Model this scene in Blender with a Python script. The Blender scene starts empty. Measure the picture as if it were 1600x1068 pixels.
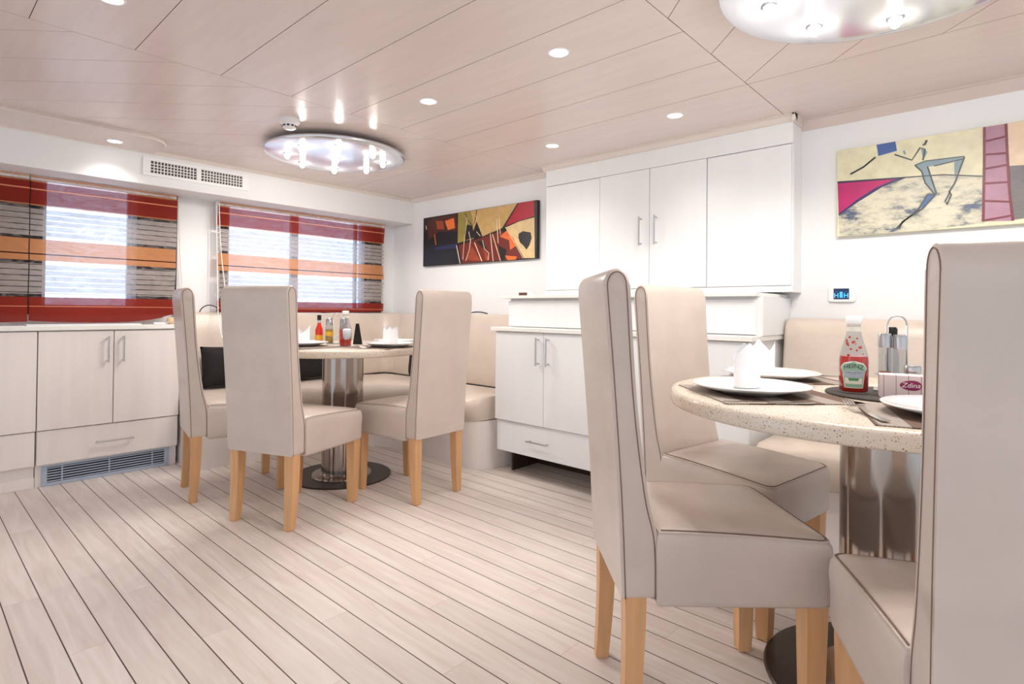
import bpy, bmesh, math, random
from mathutils import Vector, Matrix
random.seed(7)
S = bpy.context.scene
COL = S.collection
PI = math.pi

def lin(c):
    return tuple((v/255/12.92 if v/255 <= .04045 else ((v/255+.055)/1.055)**2.4) for v in c)

# ------------------------------------------------------------------ camera
cam_d = bpy.data.cameras.new('camera'); cam = bpy.data.objects.new('camera', cam_d); COL.objects.link(cam)
RX = Vector((0.73851746, 0.67415937, 0.01005466)); FW = Vector((-0.67423399, 0.73845045, 0.00997311)).normalized()
RX = (RX - FW*RX.dot(FW)).normalized(); UP = RX.cross(FW)
m = Matrix((RX, UP, -FW)).transposed().to_4x4(); m.translation = Vector((0, 0, 1.0))
cam.matrix_world = m
cam_d.sensor_width = 36; cam_d.lens = 879.376/1600*36; cam_d.shift_y = -58.36/1600
cam_d.clip_start = .05
S.camera = cam
# ------------------------------------------------------------------ world, exposure
S.view_settings.view_transform = 'Standard'; S.view_settings.look = 'None'
S.view_settings.gamma = 1; S.view_settings.use_curve_mapping = False
S.view_settings.exposure = 0.05
S.cycles.transparent_max_bounces = 24
SKY_AFT, SKY_WINDOW = 1.0, 2.6
W = bpy.data.worlds.new('sky'); S.world = W; W.use_nodes = True
# overcast daylight, brighter on the window side of the boat
_n, _l = W.node_tree.nodes, W.node_tree.links; bg = _n['Background']
bg.inputs[0].default_value = (.84, .92, 1.0, 1)
_tc = _n.new('ShaderNodeTexCoord'); _sp = _n.new('ShaderNodeSeparateXYZ'); _l.new(_tc.outputs['Generated'], _sp.inputs[0])
_mr = _n.new('ShaderNodeMapRange'); _mr.interpolation_type = 'SMOOTHSTEP'; _l.new(_sp.outputs['X'], _mr.inputs[0])
for _i, _v in enumerate((-.15, -.60, SKY_AFT, SKY_WINDOW), 1): _mr.inputs[_i].default_value = _v
_l.new(_mr.outputs[0], bg.inputs[1])
SPOT_W, DISC_W = 8.0, 14.0

# ------------------------------------------------------------------ materials
MAT = {}
def base_mat(name):
    mt = bpy.data.materials.new(name); mt.use_nodes = True
    nt = mt.node_tree; b = nt.nodes['Principled BSDF']; MAT[name] = mt
    return mt, nt, b
def mat(name, rgb, rough=.5, metal=0.0, noise=0.0, nscale=(8, 8, 8), bump=0.0, bscale=80, spec=.5, emit=None, estr=0, coat=0, trans=0):
    mt, nt, b = base_mat(name); c = lin(rgb)
    b.inputs['Base Color'].default_value = (*c, 1); b.inputs['Roughness'].default_value = rough
    b.inputs['Metallic'].default_value = metal; b.inputs['Specular IOR Level'].default_value = spec
    b.inputs['Coat Weight'].default_value = coat; b.inputs['Transmission Weight'].default_value = trans
    tc = None
    if noise or bump:
        tc = nt.nodes.new('ShaderNodeTexCoord'); mp = nt.nodes.new('ShaderNodeMapping')
        nt.links.new(tc.outputs['Object'], mp.inputs[0]); mp.inputs['Scale'].default_value = nscale
    if noise:
        n = nt.nodes.new('ShaderNodeTexNoise'); n.inputs['Scale'].default_value = 1; n.inputs['Detail'].default_value = 6
        nt.links.new(mp.outputs[0], n.inputs['Vector'])
        r = nt.nodes.new('ShaderNodeValToRGB')
        r.color_ramp.elements[0].position = .3; r.color_ramp.elements[1].position = .7
        r.color_ramp.elements[0].color = (*[v*(1-noise) for v in c], 1); r.color_ramp.elements[1].color = (*[min(1, v*(1+noise)) for v in c], 1)
        nt.links.new(n.outputs[0], r.inputs[0]); nt.links.new(r.outputs[0], b.inputs['Base Color'])
    if bump:
        n2 = nt.nodes.new('ShaderNodeTexNoise'); n2.inputs['Scale'].default_value = bscale; n2.inputs['Detail'].default_value = 4
        nt.links.new(tc.outputs['Object'], n2.inputs['Vector'])
        bp = nt.nodes.new('ShaderNodeBump'); bp.inputs['Strength'].default_value = bump; bp.inputs['Distance'].default_value = .01
        nt.links.new(n2.outputs[0], bp.inputs['Height']); nt.links.new(bp.outputs[0], b.inputs['Normal'])
    if emit:
        b.inputs['Emission Color'].default_value = (*lin(emit), 1); b.inputs['Emission Strength'].default_value = estr
    return mt
mat('wall', (238, 237, 238), .55, noise=.012, nscale=(6, 6, 1.2))
mat('cabinet_white', (240, 240, 241), .35, noise=.012, nscale=(14, 14, 1.2))
mat('cabinet_ash', (239, 231, 227), .38, noise=.025, nscale=(22, 22, 1.5))
mat('worktop', (243, 241, 236), .3, noise=.02, nscale=(60, 60, 60))
mat('ceiling', (226, 212, 206), .27, noise=.03, nscale=(3, 26, 3), bump=.015, bscale=40, spec=.6)
mat('ceiling_groove', (112, 84, 74), .6)
mat('trim_light', (228, 216, 208), .35)
mat('crown_reflect_tint', (216, 200, 193), .3)  # pinkish-brown reflections along the right crown, put into its base colour
mat('ceiling_seam', (172, 152, 142), .5)
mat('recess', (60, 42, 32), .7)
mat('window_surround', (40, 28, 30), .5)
mat('leather', (209, 195, 185), .33, noise=.05, nscale=(7, 7, 7), bump=.10, bscale=55)
mat('leather_bench', (216, 202, 189), .33, noise=.05, nscale=(7, 7, 7), bump=.10, bscale=40)
mat('piping', (128, 100, 88), .6)
mat('oak', (220, 170, 122), .42, noise=.10, nscale=(40, 40, 4), bump=.05, bscale=60)
mat('chrome', (176, 168, 162), .13, 1.0)
mat('steel', (196, 196, 198), .3, 1.0)
mat('cutlery', (205, 203, 200), .18, 1.0)
mat('steel_dark', (88, 82, 78), .35, .9)
mat('plate', (246, 246, 247), .12, coat=.4)
mat('napkin', (247, 248, 251), .85)
mat('black', (18, 16, 17), .5)
mat('black_cloth', (20, 15, 15), .8)
mat('grille', (176, 188, 206), .45)
mat('grille_dark', (28, 32, 44), .7)
mat('vent_dark', (92, 84, 72), .7)
mat('white_plastic', (243, 243, 243), .35)
mat('cord_white', (244, 242, 240), .5)
mat('lamp_plate', (222, 224, 230), .16, .75)
mat('bulb', (255, 255, 255), .4, emit=(255, 250, 242), estr=150)
mat('lens', (255, 255, 255), .4, emit=(255, 253, 250), estr=9)
mat('screen', (18, 34, 66), .2, emit=(20, 60, 130), estr=.25)
mat('screen_icon', (70, 170, 225), .3, emit=(60, 160, 225), estr=.8)
mat('ketchup', (226, 44, 20), .12, coat=.5)
mat('ketchup_smear', (214, 72, 40), .2)
mat('label_green', (150, 186, 160), .5)
mat('label_white', (236, 232, 218), .5)
mat('label_text', (40, 48, 44), .5)
mat('label_grey', (176, 186, 200), .5)
mat('label_leaf', (84, 150, 84), .5)
mat('label_yellow', (226, 172, 44), .5)
mat('oil', (190, 150, 44), .15, coat=.4)
mat('pepper', (168, 110, 70), .6, noise=.3, nscale=(300, 300, 300))
mat('hot_sauce', (200, 36, 18), .15, coat=.5)
mat('logo_magenta', (140, 26, 84), .4)
mat('logo_white', (250, 244, 248), .4)
mat('mat_weave_dark', (62, 54, 50), .7, noise=.25, nscale=(350, 350, 60))
mat('paper', (236, 240, 244), .6)
mat('beige_pot', (222, 196, 160), .5)
mat('bronze', (110, 84, 76), .3, .6)
for n, c in dict(art_black=(14, 8, 8), glow_brown=(74, 24, 12), orange=(226, 112, 46), orange_dim=(150, 62, 22), olive=(150, 132, 60), tan=(200, 164, 104), crimson=(176, 26, 48),
                 cream=(226, 196, 142), rust=(108, 30, 14), white_line=(246, 226, 190), navy=(30, 34, 76), cream2=(226, 220, 186), magenta=(186, 26, 104), navy2=(44, 34, 92),
                 blue=(64, 94, 158), pink=(172, 126, 146), peach=(232, 206, 176), slate=(112, 104, 104), slate2=(120, 130, 146), crimson_line=(112, 18, 40), outline=(58, 62, 58),
                 body=(128, 150, 160), deepblue=(54, 96, 150), black2=(20, 14, 12)).items():
    mat(n, c, .38, noise=.10, nscale=(22, 22, 22), bump=.08, bscale=70)
mt, nt, b = base_mat('mottle')
tc = nt.nodes.new('ShaderNodeTexCoord'); mp = nt.nodes.new('ShaderNodeMapping'); mp.inputs['Scale'].default_value = (5, 5, 11); mp.inputs['Rotation'].default_value = (0, .5, 0)
n = nt.nodes.new('ShaderNodeTexNoise'); n.inputs['Scale'].default_value = 1.3; n.inputs['Detail'].default_value = 9; n.inputs['Roughness'].default_value = .72
r = nt.nodes.new('ShaderNodeValToRGB'); e = r.color_ramp.elements
e[0].position = .34; e[0].color = (*lin((58, 88, 132)), 1); e[1].position = .56; e[1].color = (*lin((216, 210, 186)), 1)
x = e.new(.42); x.color = (*lin((88, 96, 112)), 1); x = e.new(.48); x.color = (*lin((186, 182, 164)), 1)
nt.links.new(tc.outputs['Object'], mp.inputs[0]); nt.links.new(mp.outputs[0], n.inputs['Vector']); nt.links.new(n.outputs[0], r.inputs[0]); nt.links.new(r.outputs[0], b.inputs['Base Color']); b.inputs['Roughness'].default_value = .4

def glass(name, rgb, ior_mix=.12):
    mt = bpy.data.materials.new(name); mt.use_nodes = True; nt = mt.node_tree; nt.nodes.clear(); MAT[name] = mt
    o = nt.nodes.new('ShaderNodeOutputMaterial'); mx = nt.nodes.new('ShaderNodeMixShader')
    t = nt.nodes.new('ShaderNodeBsdfTransparent'); g = nt.nodes.new('ShaderNodeBsdfGlossy')
    t.inputs[0].default_value = (*lin(rgb), 1); g.inputs['Roughness'].default_value = .05
    lw = nt.nodes.new('ShaderNodeLayerWeight'); pw = nt.nodes.new('ShaderNodeMath'); pw.operation = 'POWER'; pw.inputs[1].default_value = 4
    sc = nt.nodes.new('ShaderNodeMath'); sc.operation = 'MULTIPLY_ADD'; sc.inputs[1].default_value = .45; sc.inputs[2].default_value = .04
    nt.links.new(lw.outputs['Facing'], pw.inputs[0]); nt.links.new(pw.outputs[0], sc.inputs[0]); nt.links.new(sc.outputs[0], mx.inputs[0]); nt.links.new(t.outputs[0], mx.inputs[1]); nt.links.new(g.outputs[0], mx.inputs[2])
    nt.links.new(mx.outputs[0], o.inputs[0]); return mt
glass('window_glass', (232, 242, 255)); glass('clear_glass', (232, 236, 240))

def floor_mat():
    mt, nt, b = base_mat('floor'); N = nt.nodes; Lk = nt.links
    tc = N.new('ShaderNodeTexCoord'); sp = N.new('ShaderNodeSeparateXYZ'); Lk.new(tc.outputs['Object'], sp.inputs[0])
    def mth(op, a, bb=None):
        n = N.new('ShaderNodeMath'); n.operation = op
        for i, v in enumerate((a, bb)):
            if v is None: continue
            if isinstance(v, (int, float)): n.inputs[i].default_value = v
            else: Lk.new(v, n.inputs[i])
        return n.outputs[0]
    row = mth('DIVIDE', mth('SUBTRACT', sp.outputs['Y'], .249), .0966)
    fl = mth('FLOOR', row); fr = mth('FRACT', row)
    seam = mth('LESS_THAN', fr, .036)
    # board ends, staggered per row
    off = mth('MULTIPLY', mth('FRACT', mth('MULTIPLY', fl, .618)), 1.25)
    colx = mth('DIVIDE', mth('ADD', sp.outputs['X'], off), 1.25)
    cf = mth('FLOOR', colx); ce = mth('LESS_THAN', mth('FRACT', colx), .0016)
    wn = N.new('ShaderNodeTexWhiteNoise'); wn.noise_dimensions = '2D'; cb = N.new('ShaderNodeCombineXYZ')
    Lk.new(fl, cb.inputs[0]); Lk.new(cf, cb.inputs[1]); Lk.new(cb.outputs[0], wn.inputs['Vector'])
    # grain
    mp = N.new('ShaderNodeMapping'); mp.inputs['Scale'].default_value = (2.2, 26, 1); Lk.new(tc.outputs['Object'], mp.inputs[0])
    cb2 = N.new('ShaderNodeCombineXYZ'); Lk.new(mth('MULTIPLY', wn.outputs[0], 40), cb2.inputs[2]); Lk.new(cb2.outputs[0], mp.inputs['Location'])
    nz = N.new('ShaderNodeTexNoise'); nz.inputs['Scale'].default_value = 1; nz.inputs['Detail'].default_value = 8; nz.inputs['Distortion'].default_value = 1.2
    Lk.new(mp.outputs[0], nz.inputs['Vector'])
    r = N.new('ShaderNodeValToRGB'); e = r.color_ramp.elements
    e[0].position = .3; e[0].color = (*lin((222, 208, 199)), 1); e[1].position = .72; e[1].color = (*lin((237, 228, 222)), 1)
    Lk.new(nz.outputs[0], r.inputs[0])
    hs = N.new('ShaderNodeHueSaturation'); Lk.new(r.outputs[0], hs.inputs['Color'])
    Lk.new(mth('ADD', mth('MULTIPLY', wn.outputs[0], .09), .945), hs.inputs['Value'])
    mx = N.new('ShaderNodeMix'); mx.data_type = 'RGBA'; Lk.new(seam, mx.inputs[0]); Lk.new(hs.outputs[0], mx.inputs[6]); mx.inputs[7].default_value = (*lin((62, 44, 34)), 1)
    mx2 = N.new('ShaderNodeMix'); mx2.data_type = 'RGBA'; Lk.new(mth('MULTIPLY', ce, .35), mx2.inputs[0]); Lk.new(mx.outputs[2], mx2.inputs[6]); mx2.inputs[7].default_value = (*lin((150, 128, 112)), 1)
    Lk.new(mx2.outputs[2], b.inputs['Base Color']); b.inputs['Roughness'].default_value = .42
floor_mat()

def terrazzo():
    mt, nt, b = base_mat('stone'); N = nt.nodes; Lk = nt.links
    tc = N.new('ShaderNodeTexCoord'); v = N.new('ShaderNodeTexVoronoi'); v.inputs['Scale'].default_value = 190
    Lk.new(tc.outputs['Object'], v.inputs['Vector'])
    r = N.new('ShaderNodeValToRGB'); e = r.color_ramp.elements; e[0].position = .27; e[0].color = (0, 0, 0, 1); e[1].position = .34; e[1].color = (1, 1, 1, 1)
    Lk.new(v.outputs['Distance'], r.inputs[0])
    sx = N.new('ShaderNodeSeparateColor'); Lk.new(v.outputs['Color'], sx.inputs[0])
    r2 = N.new('ShaderNodeValToRGB'); r2.color_ramp.interpolation = 'CONSTANT'; e = r2.color_ramp.elements
    e[0].color = (*lin((196, 168, 132)), 1); e[1].position = .45; e[1].color = (*lin((120, 92, 70)), 1)
    x = e.new(.62); x.color = (*lin((222, 214, 198)), 1); x = e.new(.85); x.color = (*lin((206, 190, 166)), 1)
    Lk.new(sx.outputs[0], r2.inputs[0])
    mx = N.new('ShaderNodeMix'); mx.data_type = 'RGBA'; Lk.new(r.outputs[0], mx.inputs[0]); Lk.new(r2.outputs[0], mx.inputs[6]); mx.inputs[7].default_value = (*lin((220, 209, 195)), 1)
    Lk.new(mx.outputs[2], b.inputs['Base Color']); b.inputs['Roughness'].default_value = .25
terrazzo()

def stripes(name, axis, period, c1, c2, duty=.5, rough=.7, weave=True):
    mt, nt, b = base_mat(name); N = nt.nodes; Lk = nt.links
    tc = N.new('ShaderNodeTexCoord'); sp = N.new('ShaderNodeSeparateXYZ'); Lk.new(tc.outputs['Object'], sp.inputs[0])
    d = N.new('ShaderNodeMath'); d.operation = 'DIVIDE'; Lk.new(sp.outputs[axis], d.inputs[0]); d.inputs[1].default_value = period
    f = N.new('ShaderNodeMath'); f.operation = 'FRACT'; Lk.new(d.outputs[0], f.inputs[0])
    l = N.new('ShaderNodeMath'); l.operation = 'LESS_THAN'; Lk.new(f.outputs[0], l.inputs[0]); l.inputs[1].default_value = duty
    mx = N.new('ShaderNodeMix'); mx.data_type = 'RGBA'; Lk.new(l.outputs[0], mx.inputs[0]); mx.inputs[6].default_value = (*lin(c2), 1); mx.inputs[7].default_value = (*lin(c1), 1)
    b.inputs['Roughness'].default_value = rough
    if not weave: Lk.new(mx.outputs[2], b.inputs['Base Color']); return
    ck = N.new('ShaderNodeTexChecker'); ck.inputs['Scale'].default_value = 260; Lk.new(tc.outputs['Object'], ck.inputs['Vector'])
    ck.inputs[1].default_value = (1, 1, 1, 1); ck.inputs[2].default_value = (.62, .6, .58, 1)
    ml = N.new('ShaderNodeMix'); ml.data_type = 'RGBA'; ml.blend_type = 'MULTIPLY'; ml.inputs[0].default_value = 1
    Lk.new(mx.outputs[2], ml.inputs[6]); Lk.new(ck.outputs[0], ml.inputs[7]); Lk.new(ml.outputs[2], b.inputs['Base Color']); b.inputs['Roughness'].default_value = rough
stripes('placemat', 'X', .12, (112, 86, 72), (176, 164, 156), .55)
stripes('box_planks', 'X', .026, (232, 214, 212), (120, 90, 92), .955, weave=False)

def blind_mat():
    mt = bpy.data.materials.new('blind_fabric'); mt.use_nodes = True; nt = mt.node_tree; N = nt.nodes; Lk = nt.links; N.clear(); MAT['blind_fabric'] = mt
    out = N.new('ShaderNodeOutputMaterial'); tc = N.new('ShaderNodeTexCoord'); sp = N.new('ShaderNodeSeparateXYZ'); Lk.new(tc.outputs['Object'], sp.inputs[0])
    Z0, Z1 = .90, 1.76
    mr = N.new('ShaderNodeMapRange'); mr.inputs[1].default_value = Z0; mr.inputs[2].default_value = Z1; Lk.new(sp.outputs['Z'], mr.inputs[0])
    red, dk, gr, tn, ln = (150, 54, 44), (60, 30, 30), (196, 184, 178), (216, 150, 104), (240, 160, 120)
    bands = [(.90, red, .06), (.992, ln, .04), (.997, red, .09), (1.045, gr, .92), (1.062, gr, .26), (1.235, gr, .92), (1.25, tn, .14), (1.286, dk, .1), (1.290, tn, .14),
             (1.372, gr, .92), (1.388, gr, .26), (1.545, gr, .92), (1.560, tn, .2), (1.568, red, .08), (1.648, ln, .04), (1.653, red, .08), (1.692, tn, .3), (1.703, gr, .92), (1.716, tn, .3), (1.728, gr, .92)]
    rc = N.new('ShaderNodeValToRGB'); ra = N.new('ShaderNodeValToRGB')
    for r in (rc, ra): r.color_ramp.interpolation = 'CONSTANT'
    for i, (z, c, a) in enumerate(bands):
        p = (z-Z0)/(Z1-Z0)
        for r, col in ((rc, (*lin(c), 1)), (ra, (a, a, a, 1))):
            e = r.color_ramp.elements[i] if i < 1 else (r.color_ramp.elements[1] if i == 1 else r.color_ramp.elements.new(p))
            e.position = p; e.color = col
        Lk
    Lk.new(mr.outputs[0], rc.inputs[0]); Lk.new(mr.outputs[0], ra.inputs[0])
    # fine see-through gaps in the pale bands
    d = N.new('ShaderNodeMath'); d.operation = 'DIVIDE'; Lk.new(sp.outputs['Z'], d.inputs[0]); d.inputs[1].default_value = .0315
    f = N.new('ShaderNodeMath'); f.operation = 'FRACT'; Lk.new(d.outputs[0], f.inputs[0])
    l = N.new('ShaderNodeMath'); l.operation = 'LESS_THAN'; Lk.new(f.outputs[0], l.inputs[0]); l.inputs[1].default_value = .15
    g = N.new('ShaderNodeMath'); g.operation = 'GREATER_THAN'; Lk.new(ra.outputs[0], g.inputs[0]); g.inputs[1].default_value = .25
    lg = N.new('ShaderNodeMath'); lg.operation = 'MULTIPLY'; Lk.new(l.outputs[0], lg.inputs[0]); Lk.new(g.outputs[0], lg.inputs[1])
    hi = N.new('ShaderNodeMath'); hi.operation = 'MAXIMUM'; Lk.new(ra.outputs[0], hi.inputs[0])
    gp = N.new('ShaderNodeMath'); gp.operation = 'MULTIPLY'; Lk.new(lg.outputs[0], gp.inputs[0]); gp.inputs[1].default_value = .88; Lk.new(gp.outputs[0], hi.inputs[1])
    # sheer weave: uneven openness gives a moire shimmer
    mp = N.new('ShaderNodeMapping'); mp.inputs['Scale'].default_value = (1, 12, 34); Lk.new(tc.outputs['Object'], mp.inputs[0])
    nz = N.new('ShaderNodeTexNoise'); nz.inputs['Scale'].default_value = 1; nz.inputs['Detail'].default_value = 2; nz.inputs['Distortion'].default_value = 1.6; Lk.new(mp.outputs[0], nz.inputs['Vector'])
    nr = N.new('ShaderNodeMapRange'); nr.inputs[1].default_value = .35; nr.inputs[2].default_value = .65; nr.inputs[3].default_value = .72; nr.inputs[4].default_value = 1.3; Lk.new(nz.outputs[0], nr.inputs[0])
    al = N.new('ShaderNodeMath'); al.operation = 'MULTIPLY'; Lk.new(hi.outputs[0], al.inputs[0]); Lk.new(nr.outputs[0], al.inputs[1]); al.use_clamp = True
    df = N.new('ShaderNodeBsdfDiffuse'); tl = N.new('ShaderNodeBsdfTranslucent'); tp = N.new('ShaderNodeBsdfTransparent')
    Lk.new(rc.outputs[0], df.inputs[0]); Lk.new(rc.outputs[0], tl.inputs[0])
    m1 = N.new('ShaderNodeMixShader'); m1.inputs[0].default_value = .26; Lk.new(df.outputs[0], m1.inputs[1]); Lk.new(tl.outputs[0], m1.inputs[2])
    m2 = N.new('ShaderNodeMixShader'); Lk.new(al.outputs[0], m2.inputs[0]); Lk.new(m1.outputs[0], m2.inputs[1]); Lk.new(tp.outputs[0], m2.inputs[2])
    Lk.new(m2.outputs[0], out.inputs[0])
blind_mat()

# ------------------------------------------------------------------ helpers
def build(name, bm, mats, parent=None, smooth=False, angle=None):
    me = bpy.data.meshes.new(name); bmesh.ops.recalc_face_normals(bm, faces=bm.faces[:]); bm.to_mesh(me); bm.free()
    for x in (mats if isinstance(mats, (list, tuple)) else [mats]): me.materials.append(MAT[x])
    if smooth:
        me.shade_smooth()
        if angle: me.set_sharp_from_angle(angle=math.radians(angle))
    o = bpy.data.objects.new(name, me); COL.objects.link(o)
    if parent is not None: o.parent = parent
    return o
def tag(o, label, cat, group=None):
    o['label'] = label; o['category'] = cat
    if group: o['group'] = group
    return o
def thing(name, label, cat, loc=(0, 0, 0), rz=0, group=None):
    o = bpy.data.objects.new(name, None); COL.objects.link(o); o.location = loc; o.rotation_euler = (0, 0, rz); o.empty_display_size = .1
    return tag(o, label, cat, group)
def struct(name, bm, mats, parent=None, smooth=False):
    o = build(name, bm, mats, parent, smooth)
    if parent is None: o['kind'] = 'structure'
    return o
def copy_tree(o, parent=None, **props):
    c = o.copy(); COL.objects.link(c)
    if parent is not None: c.parent = parent
    for k, v in props.items(): c[k] = v
    for ch in list(o.children): copy_tree(ch, c)
    return c
def box(bm, x0, x1, y0, y1, z0, z1, bev=0, mi=0, seg=2):
    vs = [bm.verts.new(p) for p in ((x0, y0, z0), (x1, y0, z0), (x1, y1, z0), (x0, y1, z0), (x0, y0, z1), (x1, y0, z1), (x1, y1, z1), (x0, y1, z1))]
    fs = [bm.faces.new([vs[i] for i in q]) for q in ((0, 3, 2, 1), (4, 5, 6, 7), (0, 1, 5, 4), (1, 2, 6, 5), (2, 3, 7, 6), (3, 0, 4, 7))]
    for f in fs: f.material_index = mi
    if bev:
        es = list({e for f in fs for e in f.edges})
        r = bmesh.ops.bevel(bm, geom=es, offset=bev, segments=seg, affect='EDGES', profile=.5)
        for f in r['faces']: f.material_index = mi
    return vs
def one_box(name, mt, parent, *a, bev=.002, **k):
    bm = bmesh.new(); box(bm, *a, bev=bev); return build(name, bm, mt, parent, **k)
def lathe(bm, prof, seg=32, c=(0, 0, 0), mi=0, cap0=True, cap1=True):
    rings = []
    for r, z in prof:
        rings.append([bm.verts.new((c[0]+r*math.cos(2*PI*i/seg), c[1]+r*math.sin(2*PI*i/seg), c[2]+z)) for i in range(seg)])
    for a, b in zip(rings, rings[1:]):
        for i in range(seg):
            f = bm.faces.new((a[i], a[(i+1) % seg], b[(i+1) % seg], b[i])); f.material_index = mi
    if cap0: bm.faces.new(rings[0][::-1]).material_index = mi
    if cap1: bm.faces.new(rings[-1]).material_index = mi
def tube(bm, pts, r, seg=8, mi=0, closed=False):
    pts = [Vector(p) for p in pts]; n = len(pts); rings = []; prev = None
    for i, p in enumerate(pts):
        a = pts[i-1] if (i > 0 or closed) else p; b = pts[(i+1) % n] if (i < n-1 or closed) else p
        t = (b-a).normalized()
        if prev is None:
            u = Vector((0, 0, 1)) if abs(t.z) < .9 else Vector((1, 0, 0))
        else: u = prev
        u = (u - t*u.dot(t)).normalized(); v = t.cross(u); prev = u
        rings.append([bm.verts.new(p + (u*math.cos(2*PI*k/seg) + v*math.sin(2*PI*k/seg))*r) for k in range(seg)])
    pr = list(zip(rings, rings[1:])) + ([(rings[-1], rings[0])] if closed else [])
    for a, b in pr:
        for k in range(seg):
            bm.faces.new((a[k], a[(k+1) % seg], b[(k+1) % seg], b[k])).material_index = mi
    if not closed:
        bm.faces.new(rings[0][::-1]).material_index = mi; bm.faces.new(rings[-1]).material_index = mi
def prism(bm, poly, f, d0, d1, mi=0):
    # poly of 2-D points, f(u, v, d) -> 3-D point
    a = [bm.verts.new(f(u, v, d0)) for u, v in poly]; b = [bm.verts.new(f(u, v, d1)) for u, v in poly]; n = len(poly)
    for q in (a, b[::-1]): bm.faces.new(q).material_index = mi
    for i in range(n): bm.faces.new((a[i], b[i], b[(i+1) % n], a[(i+1) % n])).material_index = mi
def layers(bm, outline, lay, tilt=None, mi=0):
    # soft cushion: the outline repeated at rising heights with an inset; outline is a list of (x, y)
    xs = [p[0] for p in outline]; ys = [p[1] for p in outline]
    cx, cy = (min(xs)+max(xs))/2, (min(ys)+max(ys))/2; hx, hy = (max(xs)-min(xs))/2, (max(ys)-min(ys))/2
    rings = []
    for ins, z in lay:
        sx, sy = max(.02, 1-ins/hx), max(.02, 1-ins/hy); ring = []
        for x, y in outline:
            X, Y = cx+(x-cx)*sx, cy+(y-cy)*sy
            ring.append(bm.verts.new((X, Y, z + (tilt(X, Y, z) if tilt else 0))))
        rings.append(ring)
    n = len(outline)
    for a, b in zip(rings, rings[1:]):
        for i in range(n): bm.faces.new((a[i], a[(i+1) % n], b[(i+1) % n], b[i])).material_index = mi
    bm.faces.new(rings[0][::-1]).material_index = mi; bm.faces.new(rings[-1]).material_index = mi
    return rings
def rounded_rect(x0, x1, y0, y1, r, n=5, front_only=False):
    out = []
    for (cx, cy, a0) in ((x1-r, y1-r, 0), (x0+r, y1-r, PI/2), (x0+r, y0+r, PI), (x1-r, y0+r, 1.5*PI)):
        if front_only and a0 >= PI:
            out.append((x0 if a0 == PI else x1, y0)); continue
        for k in range(n+1):
            a = a0 + PI/2*k/n; out.append((cx+r*math.cos(a), cy+r*math.sin(a)))
    return out
def dense(pl, step):
    out = []
    for i, p in enumerate(pl):
        q = pl[(i+1) % len(pl)]; d = math.dist(p, q); k = max(1, int(d/step))
        for j in range(k): out.append((p[0]+(q[0]-p[0])*j/k, p[1]+(q[1]-p[1])*j/k))
    return out
def smooth_path(pts, n=6):
    P = [Vector(p) for p in pts]; out = []
    for i in range(len(P)-1):
        p0, p1, p2, p3 = P[max(0, i-1)], P[i], P[i+1], P[min(len(P)-1, i+2)]
        for k in range(n):
            t = k/n; out.append(.5*((2*p1)+(-p0+p2)*t+(2*p0-5*p1+4*p2-p3)*t*t+(-p0+3*p1-3*p2+p3)*t**3))
    out.append(P[-1]); return out
def text_into(bm, s, size, f, mi=0, spacing=1.0, shear=0):
    # outlines of the letters, laid through f(u, v) -> 3-D point
    cu = bpy.data.curves.new('lettering', 'FONT'); cu.body = s; cu.size = size; cu.align_x = 'CENTER'; cu.align_y = 'CENTER'; cu.space_character = spacing; cu.shear = shear; cu.resolution_u = 3
    o = bpy.data.objects.new('lettering', cu); COL.objects.link(o)
    dg = bpy.context.evaluated_depsgraph_get(); me = o.evaluated_get(dg).to_mesh()
    vs = [bm.verts.new(f(v.co.x, v.co.y)) for v in me.vertices]
    for p in me.polygons:
        try: bm.faces.new([vs[i] for i in p.vertices]).material_index = mi
        except ValueError: pass
    o.evaluated_get(dg).to_mesh_clear(); bpy.data.objects.remove(o); bpy.data.curves.remove(cu)
def handle(parent, p0, p1, out, stand=.028, r=.005):
    # bar handle between p0 and p1, standing off the front along `out`
    bm = bmesh.new(); a, b, o = Vector(p0), Vector(p1), Vector(out); d = (b-a).normalized()
    tube(bm, [a+o*stand-d*.012, b+o*stand+d*.012], r, 8)
    for q in (a, b): tube(bm, [q, q+o*stand], r*.85, 8)
    return build('handle', bm, 'steel', parent, smooth=True, angle=40)

# ================================================================== THE SETTING
XW, YB = -4.18, 3.0          # window wall, back wall
ZC = 1.945                   # ceiling
bm = bmesh.new(); box(bm, -4.3, 2.2, -2.2, 3.15, -.06, 0); struct('floor', bm, 'floor')

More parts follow.
